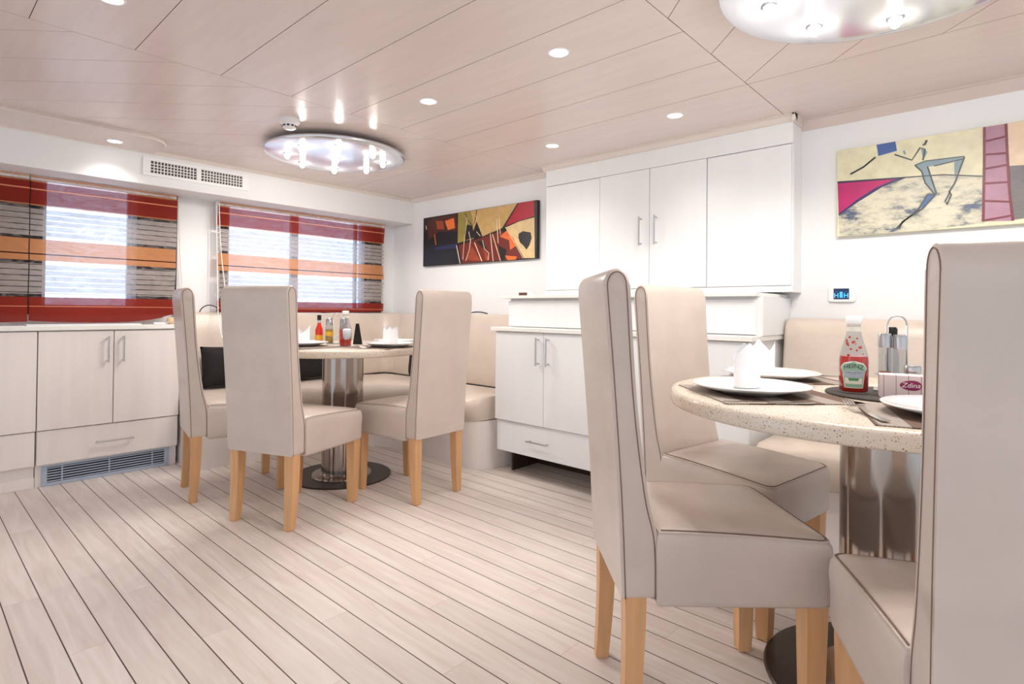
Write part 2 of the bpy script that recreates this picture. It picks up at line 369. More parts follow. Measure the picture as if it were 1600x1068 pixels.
# ceiling of satin boards: each board is a face, sunk seams between
def ceiling():
    bm = bmesh.new()
    def zone(x0, x1, y0, y1, cuts):
        z = bmesh.new(); f = z.faces.new([z.verts.new(p) for p in ((x0, y0, ZC), (x0, y1, ZC), (x1, y1, ZC), (x1, y0, ZC))])
        for co, no in cuts:
            bmesh.ops.bisect_plane(z, geom=z.verts[:]+z.edges[:]+z.faces[:], plane_co=co, plane_no=no)
        for f in z.faces:
            bm.faces.new([bm.verts.new(v.co) for v in f.verts])
        z.free()
    zone(-2.42, -.85, -2.2, 2.358, [((0, .58+.298*k, 0), (0, 1, 0)) for k in range(-9, 6)])
    zone(-4.3, -2.42, -2.2, 2.375, [((-2.82-.32*k, 0, 0), (1, -1, 0)) for k in range(-16, 13)] + [((-3.57, 0, 0), (1, 0, 0))])
    zone(-.85, 2.2, -2.2, 2.358, [((.81+.335*k, 0, 0), (1, 1, 0)) for k in range(-9, 12)])
    zone(-4.3, -2.43, 2.375, 3.1, []); zone(-2.43, -.85, 2.358, 3.1, []); zone(-.85, 2.2, 2.358, 3.1, [])
    bm.normal_update()
    for f in bm.faces: 
        if f.normal.z > 0: f.normal_flip()
    orig = bm.faces[:]
    r = bmesh.ops.inset_individual(bm, faces=orig, thickness=.0016, depth=.003)
    for f in r['faces']: f.material_index = 2 if f.calc_center_median().x < -2.42 else 1
    me = bpy.data.meshes.new('ceiling'); bm.to_mesh(me); bm.free()
    me.materials.append(MAT['ceiling']); me.materials.append(MAT['ceiling_groove']); me.materials.append(MAT['ceiling_seam'])
    o = bpy.data.objects.new('ceiling', me); COL.objects.link(o); o['kind'] = 'structure'
    # solid deck over the boards so no daylight leaks through
    b2 = bmesh.new(); box(b2, -4.3, 2.2, -2.2, 3.15, ZC+.012, ZC+.08); build('deckhead', b2, 'ceiling_groove', o)
ceiling()

# window wall with two openings
WIN = [(.565, 1.03), (1.58, 2.70)]; WZ0, WZ1 = .985, 1.745
bm = bmesh.new()
ys = [-2.2, WIN[0][0], WIN[0][1], WIN[1][0], WIN[1][1], 3.15]
box(bm, XW-.1, XW, ys[0], ys[5], 0, WZ0); box(bm, XW-.1, XW, ys[0], ys[5], WZ1, ZC+.01)
for a, b in ((ys[0], ys[1]), (ys[2], ys[3]), (ys[4], ys[5])): box(bm, XW-.1, XW, a, b, WZ0, WZ1)
struct('wall_left', bm, 'wall')
bm = bmesh.new(); box(bm, XW-.1, 2.2, YB, YB+.12, 0, ZC+.01); struct('wall_back', bm, 'wall')
for n, ((y0, y1), mull) in enumerate(zip(WIN, ([.985], [2.06, 2.117, 2.655])), 1):
    bm = bmesh.new()
    for a in (y0, y1-.018): box(bm, XW-.06, XW-.015, a, a+.018, WZ0, WZ1, .002)
    for z in (WZ0, WZ1-.02): box(bm, XW-.06, XW-.015, y0, y1, z, z+.02, .002)
    if n == 1: box(bm, XW-.055, XW-.02, .985, 1.005, WZ0, WZ1, .002)
    else:
        box(bm, XW-.055, XW-.02, 2.06, 2.117, WZ0, WZ1, .002); box(bm, XW-.055, XW-.02, 2.62, 2.64, WZ0, WZ1, .002)
    w = struct('window_%d' % n, bm, 'grille')
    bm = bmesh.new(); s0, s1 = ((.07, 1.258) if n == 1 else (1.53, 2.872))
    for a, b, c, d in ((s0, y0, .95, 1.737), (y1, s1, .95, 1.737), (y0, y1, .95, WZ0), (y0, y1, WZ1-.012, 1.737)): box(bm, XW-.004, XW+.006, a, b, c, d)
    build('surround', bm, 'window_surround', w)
    bm = bmesh.new(); box(bm, XW-.042, XW-.036, y0+.01, y1-.01, WZ0+.01, WZ1-.01); build('pane', bm, 'window_glass', w)

# boxed soffit over the windows, its lower panel with a rounded end, and crown mouldings
XS = -3.91
bm = bmesh.new(); box(bm, XW, XS, -2.2, YB, 1.735, ZC+.004, .003); struct('trim_1', bm, 'wall')
poly = [(-4.0, -2.2), (-3.575, -2.2), (-3.55, .86)] + [(-3.69+.14*math.cos(a), .87+.17*math.sin(a)) for a in [PI/2*k/8 for k in range(9)]] + [(-4.0, 1.04)]
bm = bmesh.new(); prism(bm, poly, lambda u, v, d: (u, v, d), 1.926, ZC+.004); struct('trim_2', bm, 'ceiling')
bm = bmesh.new()
edge = [(-3.575, -2.2, 1.928), (-3.55, .86, 1.928)] + [(-3.69+.14*math.cos(a), .87+.17*math.sin(a), 1.928) for a in [PI/2*k/8 for k in range(1, 9)]]
tube(bm, edge, .006, 6); struct('trim_3', bm, 'trim_light', smooth=True)
def crown(name, p0, p1, inward, h=.035, w=.04, mt='trim_light'):
    bm = bmesh.new(); a, b, i = Vector(p0), Vector(p1), Vector(inward)
    prof = [(0, -h), (.006, -h), (w*.75, -.012), (w, -.010), (w, .002), (0, .002)]
    r0 = [bm.verts.new(a+i*o+Vector((0, 0, z))) for o, z in prof]; r1 = [bm.verts.new(b+i*o+Vector((0, 0, z))) for o, z in prof]
    n = len(prof)
    for k in range(n): bm.faces.new((r0[k], r0[(k+1) % n], r1[(k+1) % n], r1[k]))
    bm.faces.new(r0); bm.faces.new(r1[::-1]); return struct(name, bm, mt)
crown('trim_4', (XS, -2.2, ZC), (XS, YB, ZC), (1, 0, 0), h=.025, w=.022)
crown('trim_5', (XS, YB, ZC), (-2.31, YB, ZC), (0, -1, 0))
crown('trim_6', (-2.345, 2.87, ZC), (-.80, 2.87, ZC), (0, -1, 0))
crown('trim_7', (-.815, YB, ZC), (2.2, YB, ZC), (0, -1, 0), h=.052, w=.05, mt='crown_reflect_tint')
bm = bmesh.new(); box(bm, -.815, -.80, 2.83, YB-.04, 1.905, ZC, .002); struct('trim_8', bm, 'trim_light')

# ================================================================== LAMPS
SPOTS = [(-1.26, 1.62, ZC, 'round recessed ceiling spotlight, the nearest to the large disc lamp at upper right'),
         (-2.0, 1.615, ZC, 'round recessed ceiling spotlight just right of the disc lamp with the smoke detector beside it'),
         (-1.245, 2.51, ZC, 'round recessed ceiling spotlight above the right half of the white wall cupboard'),
         (-2.0, 2.52, ZC, 'round recessed ceiling spotlight above the left end of the white wall cupboard'),
         (-3.77, .815, 1.926, 'round recessed spotlight in the lowered ceiling strip above the red striped blind'),
         (-2.07, .43, ZC, 'round recessed ceiling spotlight cut off by the top edge at upper left')]
for x, y, z, lab in SPOTS:
    t = thing('recessed_spotlight', lab, 'light', (x, y, z), 0, 'recessed ceiling spotlights')
    bm = bmesh.new(); lathe(bm, [(.033, -.001), (.034, -.0055), (.041, -.004), (.043, .003), (.033, .003)], 32, cap0=False, cap1=False); build('trim_ring', bm, 'white_plastic', t, smooth=True)
    bm = bmesh.new(); lathe(bm, [(.0335, -.003), (.015, -.0045)], 24); build('lens', bm, 'lens', t, smooth=True)
    ld = bpy.data.lights.new('spot_light', 'SPOT'); ld.energy = SPOT_W; ld.spot_size = math.radians(125); ld.spot_blend = 1.0; ld.shadow_soft_size = .025; ld.color = (1, .95, .90)
    lo = bpy.data.objects.new('spot_light', ld); COL.objects.link(lo); lo.parent = t; lo.location = (0, 0, -.012)
def disc_lamp(x, y, r, lab, rot):
    t = thing('disc_ceiling_lamp', lab, 'light', (x, y, ZC), rot, 'brushed metal disc ceiling lamps')
    bm = bmesh.new(); lathe(bm, [(.10, .003), (.10, -.03)], 32); build('mount', bm, 'steel_dark', t, smooth=True, angle=40)
    bm = bmesh.new(); lathe(bm, [(r-.012, -.028), (r-.002, -.032), (r, -.038), (r-.003, -.046), (r-.02, -.051), (r-.06, -.053), (.01, -.053)], 96); build('disc_plate', bm, 'lamp_plate', t, smooth=True, angle=50)
    pos = [(0, 0)] + [((r-.13)*math.cos(2*PI*k/8), (r-.13)*math.sin(2*PI*k/8)) for k in range(8)]
    for k, (px, py) in enumerate(pos):
        bm = bmesh.new(); lathe(bm, [(.024, -.053), (.024, -.056), (.018, -.058)], 20, (px, py, 0), cap0=False, cap1=False); h = build('bulb_holder', bm, 'steel', t, smooth=True)
        bm = bmesh.new(); lathe(bm, [(.010, -.053), (.013, -.060), (.012, -.078), (.004, -.084)], 12, (px, py, 0)); build('bulb', bm, 'bulb', h, smooth=True)
        ld = bpy.data.lights.new('bulb_light', 'SPOT'); ld.energy = DISC_W/3; ld.spot_size = math.radians(165); ld.spot_blend = .35; ld.shadow_soft_size = .01; ld.color = (1, .95, .88)
        lo = bpy.data.objects.new('bulb_light', ld); COL.objects.link(lo); lo.parent = t; lo.location = (px, py, -.098)
        gl = bpy.data.lights.new('bulb_glow', 'POINT'); gl.energy = .35; gl.shadow_soft_size = .012; gl.color = (1, .96, .92)
        go = bpy.data.objects.new('bulb_glow', gl); COL.objects.link(go); go.parent = t; go.location = (px, py, -.10)
disc_lamp(-3.02, 1.75, .40, 'round brushed metal ceiling lamp with bright bulbs above the far left table', .3)
disc_lamp(-.262, 1.73, .42, 'round brushed metal ceiling lamp cut off by the top edge above the right table', .1)

t = thing('smoke_detector', 'small white round smoke detector on ceiling beside the left disc lamp', 'smoke detector', (-2.72, 1.315, ZC))
bm = bmesh.new(); lathe(bm, [(.050, .002), (.050, -.018), (.046, -.022), (.034, -.026), (.031, -.046), (.022, -.052), (.004, -.053)], 36); build('housing', bm, 'white_plastic', t, smooth=True, angle=35)
bm = bmesh.new()
for k in range(10):
    a = 2*PI*k/10; c, s = math.cos(a), math.sin(a)
    prism(bm, [(-.006, -.034), (.006, -.034), (.006, -.042), (-.006, -.042)], lambda u, v, d, c=c, s=s: (c*d-s*u, s*d+c*u, v), .030, .0335)
build('sensor_slot', bm, 'black', t)

# ================================================================== WINDOW WALL
def blind(y0, y1, x, lab, zb, bulge, cordside):
    t = thing('roman_blind', lab, 'blind', (x, 0, 0), 0, 'striped sheer blinds at the windows')
    bm = bmesh.new(); ny, nz = 28, 40; g = []
    for i in range(ny+1):
        u = i/ny; row = []
        lo = zb + bulge*(abs(2*u-1)**2.4)*(1.0 if u > .5 else .25)
        for j in range(nz+1):
            v = j/nz; z = lo + (1.738-lo)*v
            dx = .006*math.sin(v*22)*(.4+.6*(1-v)) + (.012*math.sin(PI*min(1, (1-v)*6)) if v > .8333 else 0)*.3
            row.append(bm.verts.new((dx + .004*math.sin(u*9+v*4), y0+(y1-y0)*u - (.010*bulge/.03*(1-v)**4 if u > .9 else 0), z)))
        g.append(row)
    for i in range(ny):
        for j in range(nz): bm.faces.new((g[i][j], g[i+1][j], g[i+1][j+1], g[i][j+1]))
    build('fabric', bm, 'blind_fabric', t, smooth=True)
    bm = bmesh.new(); box(bm, -.035, -.012, y0, y1, 1.705, 1.735, .003); build('headrail', bm, 'white_plastic', t)
    return t
blind(.05, .495, -4.095, 'red and tan striped sheer blind cut off by the left edge, overlapping its neighbour', .906, .004, 0)
b2 = blind(.50, 1.235, -4.105, 'red and tan striped sheer blind above the ash cabinet worktop, curling up lower right', .902, .05, 1)
b3 = blind(1.485, 2.845, -4.105, 'widest red and tan striped sheer blind, behind the far left table', .968, .012, -1)
def cord(name, pts, r, mt, lab, cat, n=8):
    bm = bmesh.new(); tube(bm, smooth_path(pts, n), r, 7); o = build(name, bm, mt, None, smooth=True); return tag(o, lab, cat)
cord('blind_cord', [(-4.09, 1.47, 1.74), (-4.085, 1.475, 1.45), (-4.07, 1.478, 1.15), (-4.03, 1.47, .97), (-3.97, 1.455, .90), (-3.93, 1.455, .82), (-3.90, 1.47, .77), (-3.895, 1.50, .735)], .0035, 'cord_white', 'long white blind cord hanging between the two windows down past the bench top', 'cord')
cord('blind_cord', [(-4.085, 1.485, 1.74), (-4.08, 1.50, 1.40), (-4.07, 1.525, 1.15), (-4.06, 1.53, 1.02)], .0030, 'cord_white', 'short white blind cord hanging over the left edge of the wide blind', 'cord')
cord('blind_cord', [(-4.155, 1.255, 1.72), (-4.15, 1.27, 1.35), (-4.14, 1.285, 1.10), (-4.08, 1.25, .96), (-4.05, 1.19, .92), (-4.05, 1.17, .8935)], .0035, 'cord_white', 'white blind cord hanging behind the leftmost chair and curling onto the worktop', 'cord')
cord('cable', [(-4.14, 1.38, .93), (-4.11, 1.39, .985), (-4.09, 1.42, 1.012), (-4.08, 1.46, 1.008), (-4.08, 1.49, .985), (-4.10, 1.50, .95)], .0035, 'black', 'thin black cable arching above the bench back between the two blinds', 'cable')
cord('cable', [(-3.12, 2.93, .974), (-3.07, 2.93, .981), (-3.02, 2.93, .984), (-2.97, 2.93, .981), (-2.92, 2.93, .973)], .0045, 'black', 'thin black cable end lying on the bench back beside the white sideboard', 'cable')

# supply grille in the soffit
t = thing('air_vent', 'white two-panel air vent grille in the soffit above the windows', 'vent', (XS, 1.295, 1.845))
bm = bmesh.new()
f = lambda y0, y1, z0, z1, x1=.012, x0=-.002, b=.002: box(bm, x0, x1, y0, y1, z0, z1, b)
f(-.31, .31, .036, .055); f(-.31, .31, -.055, -.036); f(-.31, -.268, -.036, .036); f(.268, .31, -.036, .036); f(-.014, .014, -.036, .036)
build('frame', bm, 'white_plastic', t)
bm = bmesh.new(); box(bm, .0005, .002, -.27, .27, -.037, .037); build('duct', bm, 'vent_dark', t)
for a, b in ((-.268, -.014), (.014, .268)):
    bm = bmesh.new()
    for k in range(1, 4): z = -.036+.018*k; box(bm, .004, .007, a, b, z-.0022, z+.0022)
    for k in range(1, 14): y = a+(b-a)*k/14; box(bm, .006, .009, y-.0025, y+.0025, -.036, .036)
    build('grille', bm, 'white_plastic', t)

# ash cabinets under the left window
XC = -3.97
bm = bmesh.new(); layers(bm, [(-4.178, -1.2), (XC+.012, -1.2), (XC+.012, 1.222), (-4.178, 1.222)], [(.003, .862), (0, .865), (0, .886), (.003, .889)])
tag(build('worktop', bm, 'worktop'), 'cream worktop running along the top of the ash cabinets below the blind', 'worktop')
def ash_unit(y0, y1, splits, lab, handles, drawer_handle, grille):
    t = thing('base_cabinet', lab, 'cabinet', (XC, (y0+y1)/2, 0), 0, 'ash base cabinets under the window'); o = (y0+y1)/2
    bm = bmesh.new(); box(bm, -.205, -.024, y0-o+.002, y1-o-.002, .118, .862); box(bm, -.205, -.042, y0-o+.002, y1-o-.002, 0, .118); build('carcass', bm, 'cabinet_ash', t)
    e = [y0]+splits+[y1]
    for k, (a, b) in enumerate(zip(e, e[1:])):
        d = one_box('door', 'cabinet_ash', t, -.022, 0, a-o+.002, b-o-.002, .316, .857)
        if handles[k] is not None: handle(d, (0, handles[k]-o, .685), (0, handles[k]-o, .815), (1, 0, 0))
    d = one_box('drawer', 'cabinet_ash', t, -.024, -.008, y0-o+.004, y1-o-.004, .126, .311)
    if drawer_handle: handle(d, (-.008, drawer_handle[0]-o, .215), (-.008, drawer_handle[1]-o, .215), (1, 0, 0))
    if grille:
        g = bmesh.new(); a, b = y0+.03-o, y1-.045-o
        box(g, -.042, -.032, a, b, .104, .120, .001); box(g, -.042, -.032, a, b, .001, .018, .001); box(g, -.042, -.032, a, a+.024, .018, .104, .001); box(g, -.042, -.032, b-.024, b, .018, .104, .001)
        g = build('grille_frame', g, 'grille', t)
        q = bmesh.new(); box(q, -.0415, -.0405, a+.02, b-.02, .016, .106); build('grille_opening', q, 'grille_dark', g)
        q = bmesh.new()
        for k in range(6): z = .0245+.0145*k; box(q, -.040, -.0335, a+.02, b-.02, z-.0028, z+.0028)
        for y in (a+.09, (a+b)/2, b-.09): box(q, -.0335, -.0325, y-.003, y+.003, .018, .104)
        build('grille_slats', q, 'grille', g)
    else:
        bm = bmesh.new(); box(bm, -.042, -.034, y0-o, y1-o, 0, .058, .002); build('kickboard', bm, 'cabinet_ash', t)
ash_unit(.525, 1.222, [.872], 'ash base cabinet with two handled doors, a handled drawer and a floor grille', [.84, .915], (.80, .965), True)
ash_unit(-.42, .5245, [.05], 'ash base cabinet without visible handles at the left edge', [None, None], None, False)
bm = bmesh.new(); box(bm, -4.10, -4.0, .48, 1.02, .889, .8955, .001); tag(build('paper_folder', bm, 'paper'), 'flat white folder lying on the cream worktop under the curled blind', 'folder')
t = thing('charger_plug', 'white plug lying at the right end of the cream worktop', 'plug', (-4.045, 1.125, .889)); 
one_box('plug_body', 'white_plastic', t, -.02, .02, -.035, .03, 0, .012, bev=.004)
bm = bmesh.new(); lathe(bm, [(.018, 0), (.024, .006), (.026, .025), (.022, .040), (.012, .044)], 24, (-4.06, 1.196, .889)); tag(build('pebble_pot', bm, 'beige_pot', smooth=True), 'small beige pot at the right end of the cream worktop behind the leftmost chair', 'pot')

# ================================================================== BACK WALL JOINERY
def white_base(x0, x1, lab, hx):
    t = thing('base_cabinet', lab, 'cabinet', ((x0+x1)/2, 2.5, 0), 0, 'white base cabinets of the sideboard'); o = (x0+x1)/2
    bm = bmesh.new(); box(bm, x0-o+.001, x1-o-.001, .022, .498, .143, .872); build('carcass', bm, 'cabinet_white', t)
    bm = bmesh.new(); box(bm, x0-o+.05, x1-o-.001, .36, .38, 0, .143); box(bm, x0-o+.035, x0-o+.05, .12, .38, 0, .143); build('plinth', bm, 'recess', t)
    mid = (x0+x1)/2
    for k, (a, b) in enumerate(((x0, mid), (mid, x1))):
        d = one_box('door', 'cabinet_white', t, a-o+.0015, b-o-.0015, 0, .021, .334, .870)
        q = mid-o-.035 if k == 0 else mid-o+.04
        if hx: handle(d, (q, 0, .695), (q, 0, .832), (0, -1, 0))
    d = one_box('drawer', 'cabinet_white', t, x0-o+.030, x1-o-.002, .010, .028, .146, .330)
    if hx: handle(d, (-.10, .010, .238), (.03, .010, .238), (0, -1, 0))
white_base(-2.417, -1.655, 'white base cabinet with bar handles right of the bench, under the long sideboard top', True)
white_base(-1.653, -.885, 'white base cabinet mostly hidden behind the two right chairs', False)
bm = bmesh.new(); layers(bm, [(-2.445, 2.485), (-.868, 2.485), (-.868, 2.998), (-2.445, 2.998)], [(.003, .873), (0, .875), (0, .894), (.003, .897)])
tag(build('worktop', bm, 'worktop'), 'long white stone top lying over the two white base cabinets', 'worktop')
t = thing('drawer_console', 'low white console standing on the stone top beneath the wall cupboard', 'console', (-1.625, 2.585, .897))
bm = bmesh.new(); box(bm, -.762, .762, .018, .412, 0, .175); build('body', bm, 'cabinet_white', t)
one_box('front_panel', 'cabinet_white', t, -.762, .735, 0, .017, .004, .162)
bm = bmesh.new(); layers(bm, [(-.815, -.035), (.745, -.035), (.745, .412), (-.815, .412)], [(.002, .1755), (0, .177), (0, .191), (.002, .193)]); build('top_slab', bm, 'worktop', t)
t = thing('wall_cupboard', 'tall white wall cupboard with bar handles reaching up to the ceiling', 'cupboard', (-1.57, 2.87, 1.1))
bm = bmesh.new(); box(bm, -.75, .755, .004, .13, .0, .81); build('body', bm, 'cabinet_white', t)
E_ = [-2.318, -1.90, -1.567, -1.235, -.822]
for k, (a, b) in enumerate(zip(E_, E_[1:])):
    d = one_box('door', 'cabinet_white', t, a+1.57+.0015, b+1.57-.0015, -.014 if k in (1, 2) else -.010, .004, .032, .705 if k in (0, 3) else .7065)
    if k in (1, 2): q = -1.567+1.57+(-.05 if k == 1 else .045); handle(d, (q, -.014, .285), (q, -.014, .425), (0, -1, 0))
one_box('fascia', 'cabinet_white', t, -.75, .755, -.010, .004, .709, .81)
one_box('bottom_rail', 'cabinet_white', t, -.75, .755, -.010, .004, .0, .029)
t = thing('card_holder', 'small bronze and white box on the console top left of the cupboard', 'box', (-2.31, 2.66, 1.09))
one_box('case', 'bronze', t, -.045, .025, -.02, .02, 0, .022); one_box('cap', 'white_plastic', t, .025, .045, -.02, .02, 0, .026)

# pictures
def ribbon(pts, w):
    P = [Vector(p) for p in pts]; L, R = [], []
    for i, p in enumerate(P):
        d = (P[min(i+1, len(P)-1)] - P[max(0, i-1)]).normalized(); n = Vector((-d.y, d.x))*w/2; L.append(p+n); R.append(p-n)
    return [tuple(p) for p in L + R[::-1]]
def painting(x0, x1, z0, z1, items, ground, lab, yf=2.97):
    t = thing('wall_picture', lab, 'picture', ((x0+x1)/2, YB, z0)); ox = (x0+x1)/2
    bm = bmesh.new(); box(bm, x0-ox, x1-ox, yf-YB, -.001, 0, z1-z0, .002); c = build('canvas', bm, ground, t)
    mats = []; bm = bmesh.new()
    for k, (mt, pts, lv) in enumerate(items):
        if mt not in mats: mats.append(mt)
        clamp = lambda q: [(min(max(x, x0+.002), x1-.002)-ox, min(max(z, z0+.002), z1-.002)-z0) for x, z in q]
        if isinstance(lv, str):
            h = .0026+k*.00003; rb = ribbon(pts, float(lv[1:])); n = len(pts); L, R = clamp(rb[:n]), clamp(rb[n:][::-1])
            for i in range(n-1): prism(bm, [L[i], L[i+1], R[i+1], R[i]], lambda u, v, d: (u, yf-YB-d, v), -.0005, h, mats.index(mt))
            continue
        h = .0010+.0005*lv+k*.00003
        pts = clamp(pts)
        prism(bm, pts, lambda u, v, d: (u, yf-YB-d, v), -.0005, h, mats.index(mt))
    bm.normal_update()
    bmesh.ops.triangulate(bm, faces=[f for f in bm.faces if len(f.verts) > 4])
    build('paint_relief', bm, mats, t)
ART1=[
 ('glow_brown', [(-3.671, 1.734), (-3.578, 1.75), (-3.308, 1.75), (-3.306, 1.622), (-3.531, 1.632), (-3.652, 1.573)], 0),
 ('orange', [(-3.451, 1.712), (-3.343, 1.725), (-3.327, 1.643), (-3.413, 1.636)], 0),
 ('orange_dim', [(-3.563, 1.723), (-3.473, 1.714), (-3.457, 1.645), (-3.546, 1.653)], 0),
 ('olive', [(-3.294, 1.759), (-3.15, 1.758), (-3.122, 1.679), (-3.187, 1.537), (-3.294, 1.522)], 0),
 ('tan', [(-3.15, 1.758), (-2.67, 1.761), (-2.792, 1.625), (-2.818, 1.597), (-3.022, 1.552), (-3.187, 1.536), (-3.122, 1.679)], 0),
 ('crimson', [(-2.654, 1.762), (-2.514, 1.762), (-2.51, 1.652), (-2.643, 1.636), (-2.785, 1.609)], 0),
 ('cream', [(-2.782, 1.598), (-2.643, 1.63), (-2.51, 1.643), (-2.503, 1.362), (-2.6, 1.366), (-2.687, 1.482)], 0),
 ('black2', [(-2.653, 1.543), (-2.614, 1.557), (-2.542, 1.542), (-2.532, 1.504), (-2.551, 1.455), (-2.579, 1.424), (-2.613, 1.46), (-2.641, 1.479), (-2.655, 1.514)], 1),
 ('rust', [(-3.286, 1.505), (-3.022, 1.543), (-2.824, 1.58), (-2.687, 1.478), (-2.615, 1.365), (-3.239, 1.359)], 0),
 ('orange', [(-2.789, 1.398), (-2.756, 1.392), (-2.668, 1.382), (-2.679, 1.357), (-2.755, 1.359)], 1),
 ('orange', [(-2.77, 1.575), (-2.699, 1.509), (-2.681, 1.456), (-2.733, 1.434), (-2.745, 1.504), (-2.841, 1.537)], 1),
 ('orange_dim', [(-3.133, 1.487), (-3.052, 1.391), (-3.013, 1.371), (-3.131, 1.377), (-3.185, 1.389)], 1),
 ('orange_dim', [(-3.015, 1.488), (-2.938, 1.402), (-2.944, 1.367), (-2.988, 1.378)], 1),
 ('black2', [(-3.093, 1.521), (-3.016, 1.524), (-2.938, 1.393), (-3.002, 1.46)], 2),
 ('black2', [(-2.853, 1.477), (-2.768, 1.436), (-2.791, 1.359), (-2.821, 1.361)], 2),
 ('black2', [(-3.189, 1.658), (-3.128, 1.643), (-3.104, 1.549), (-3.207, 1.537), (-3.218, 1.596)], 1),
 ('black2', [(-3.083, 1.671), (-3.019, 1.553), (-3.11, 1.539), (-3.121, 1.597)], 1),
 ('white_line', [(-3.308, 1.507), (-3.264, 1.359)], 's0.0054'),
 ('white_line', [(-3.211, 1.744), (-3.189, 1.686), (-3.221, 1.521), (-3.232, 1.391)], 's0.0038'),
 ('white_line', [(-3.104, 1.513), (-3.02, 1.366)], 's0.0061'),
 ('white_line', [(-3.016, 1.524), (-2.995, 1.46), (-2.948, 1.421), (-2.956, 1.372)], 's0.0046'),
 ('white_line', [(-2.934, 1.564), (-2.902, 1.36)], 's0.0054'),
 ('white_line', [(-2.913, 1.561), (-2.829, 1.361)], 's0.0054'),
 ('white_line', [(-2.87, 1.672), (-2.853, 1.49)], 's0.0054'),
 ('white_line', [(-2.846, 1.669), (-2.832, 1.554)], 's0.0046'),
 ('white_line', [(-3.168, 1.601), (-3.147, 1.534), (-3.159, 1.461), (-3.198, 1.38)], 's0.0046'),
 ('white_line', [(-3.081, 1.593), (-3.042, 1.558)], 's0.0046'),
 ('white_line', [(-3.097, 1.727), (-3.078, 1.693), (-3.093, 1.667)], 's0.0061'),
 ('white_line', [(-3.204, 1.725), (-3.149, 1.664)], 's0.0046'),
 ('black2', [(-3.084, 1.758), (-3.098, 1.677), (-3.128, 1.643), (-3.19, 1.705), (-3.211, 1.749)], 's0.0054'),
 ('orange', [(-3.576, 1.616), (-3.559, 1.527)], 's0.0069'),
 ('white_line', [(-3.689, 1.696), (-3.68, 1.663)], 's0.0046'),
 ('navy', [(-3.582, 1.508), (-3.297, 1.517), (-3.303, 1.485), (-3.558, 1.487)], 1),
 ('white_line', [(-2.782, 1.6), (-2.693, 1.482), (-2.608, 1.365)], 's0.0031'),
]
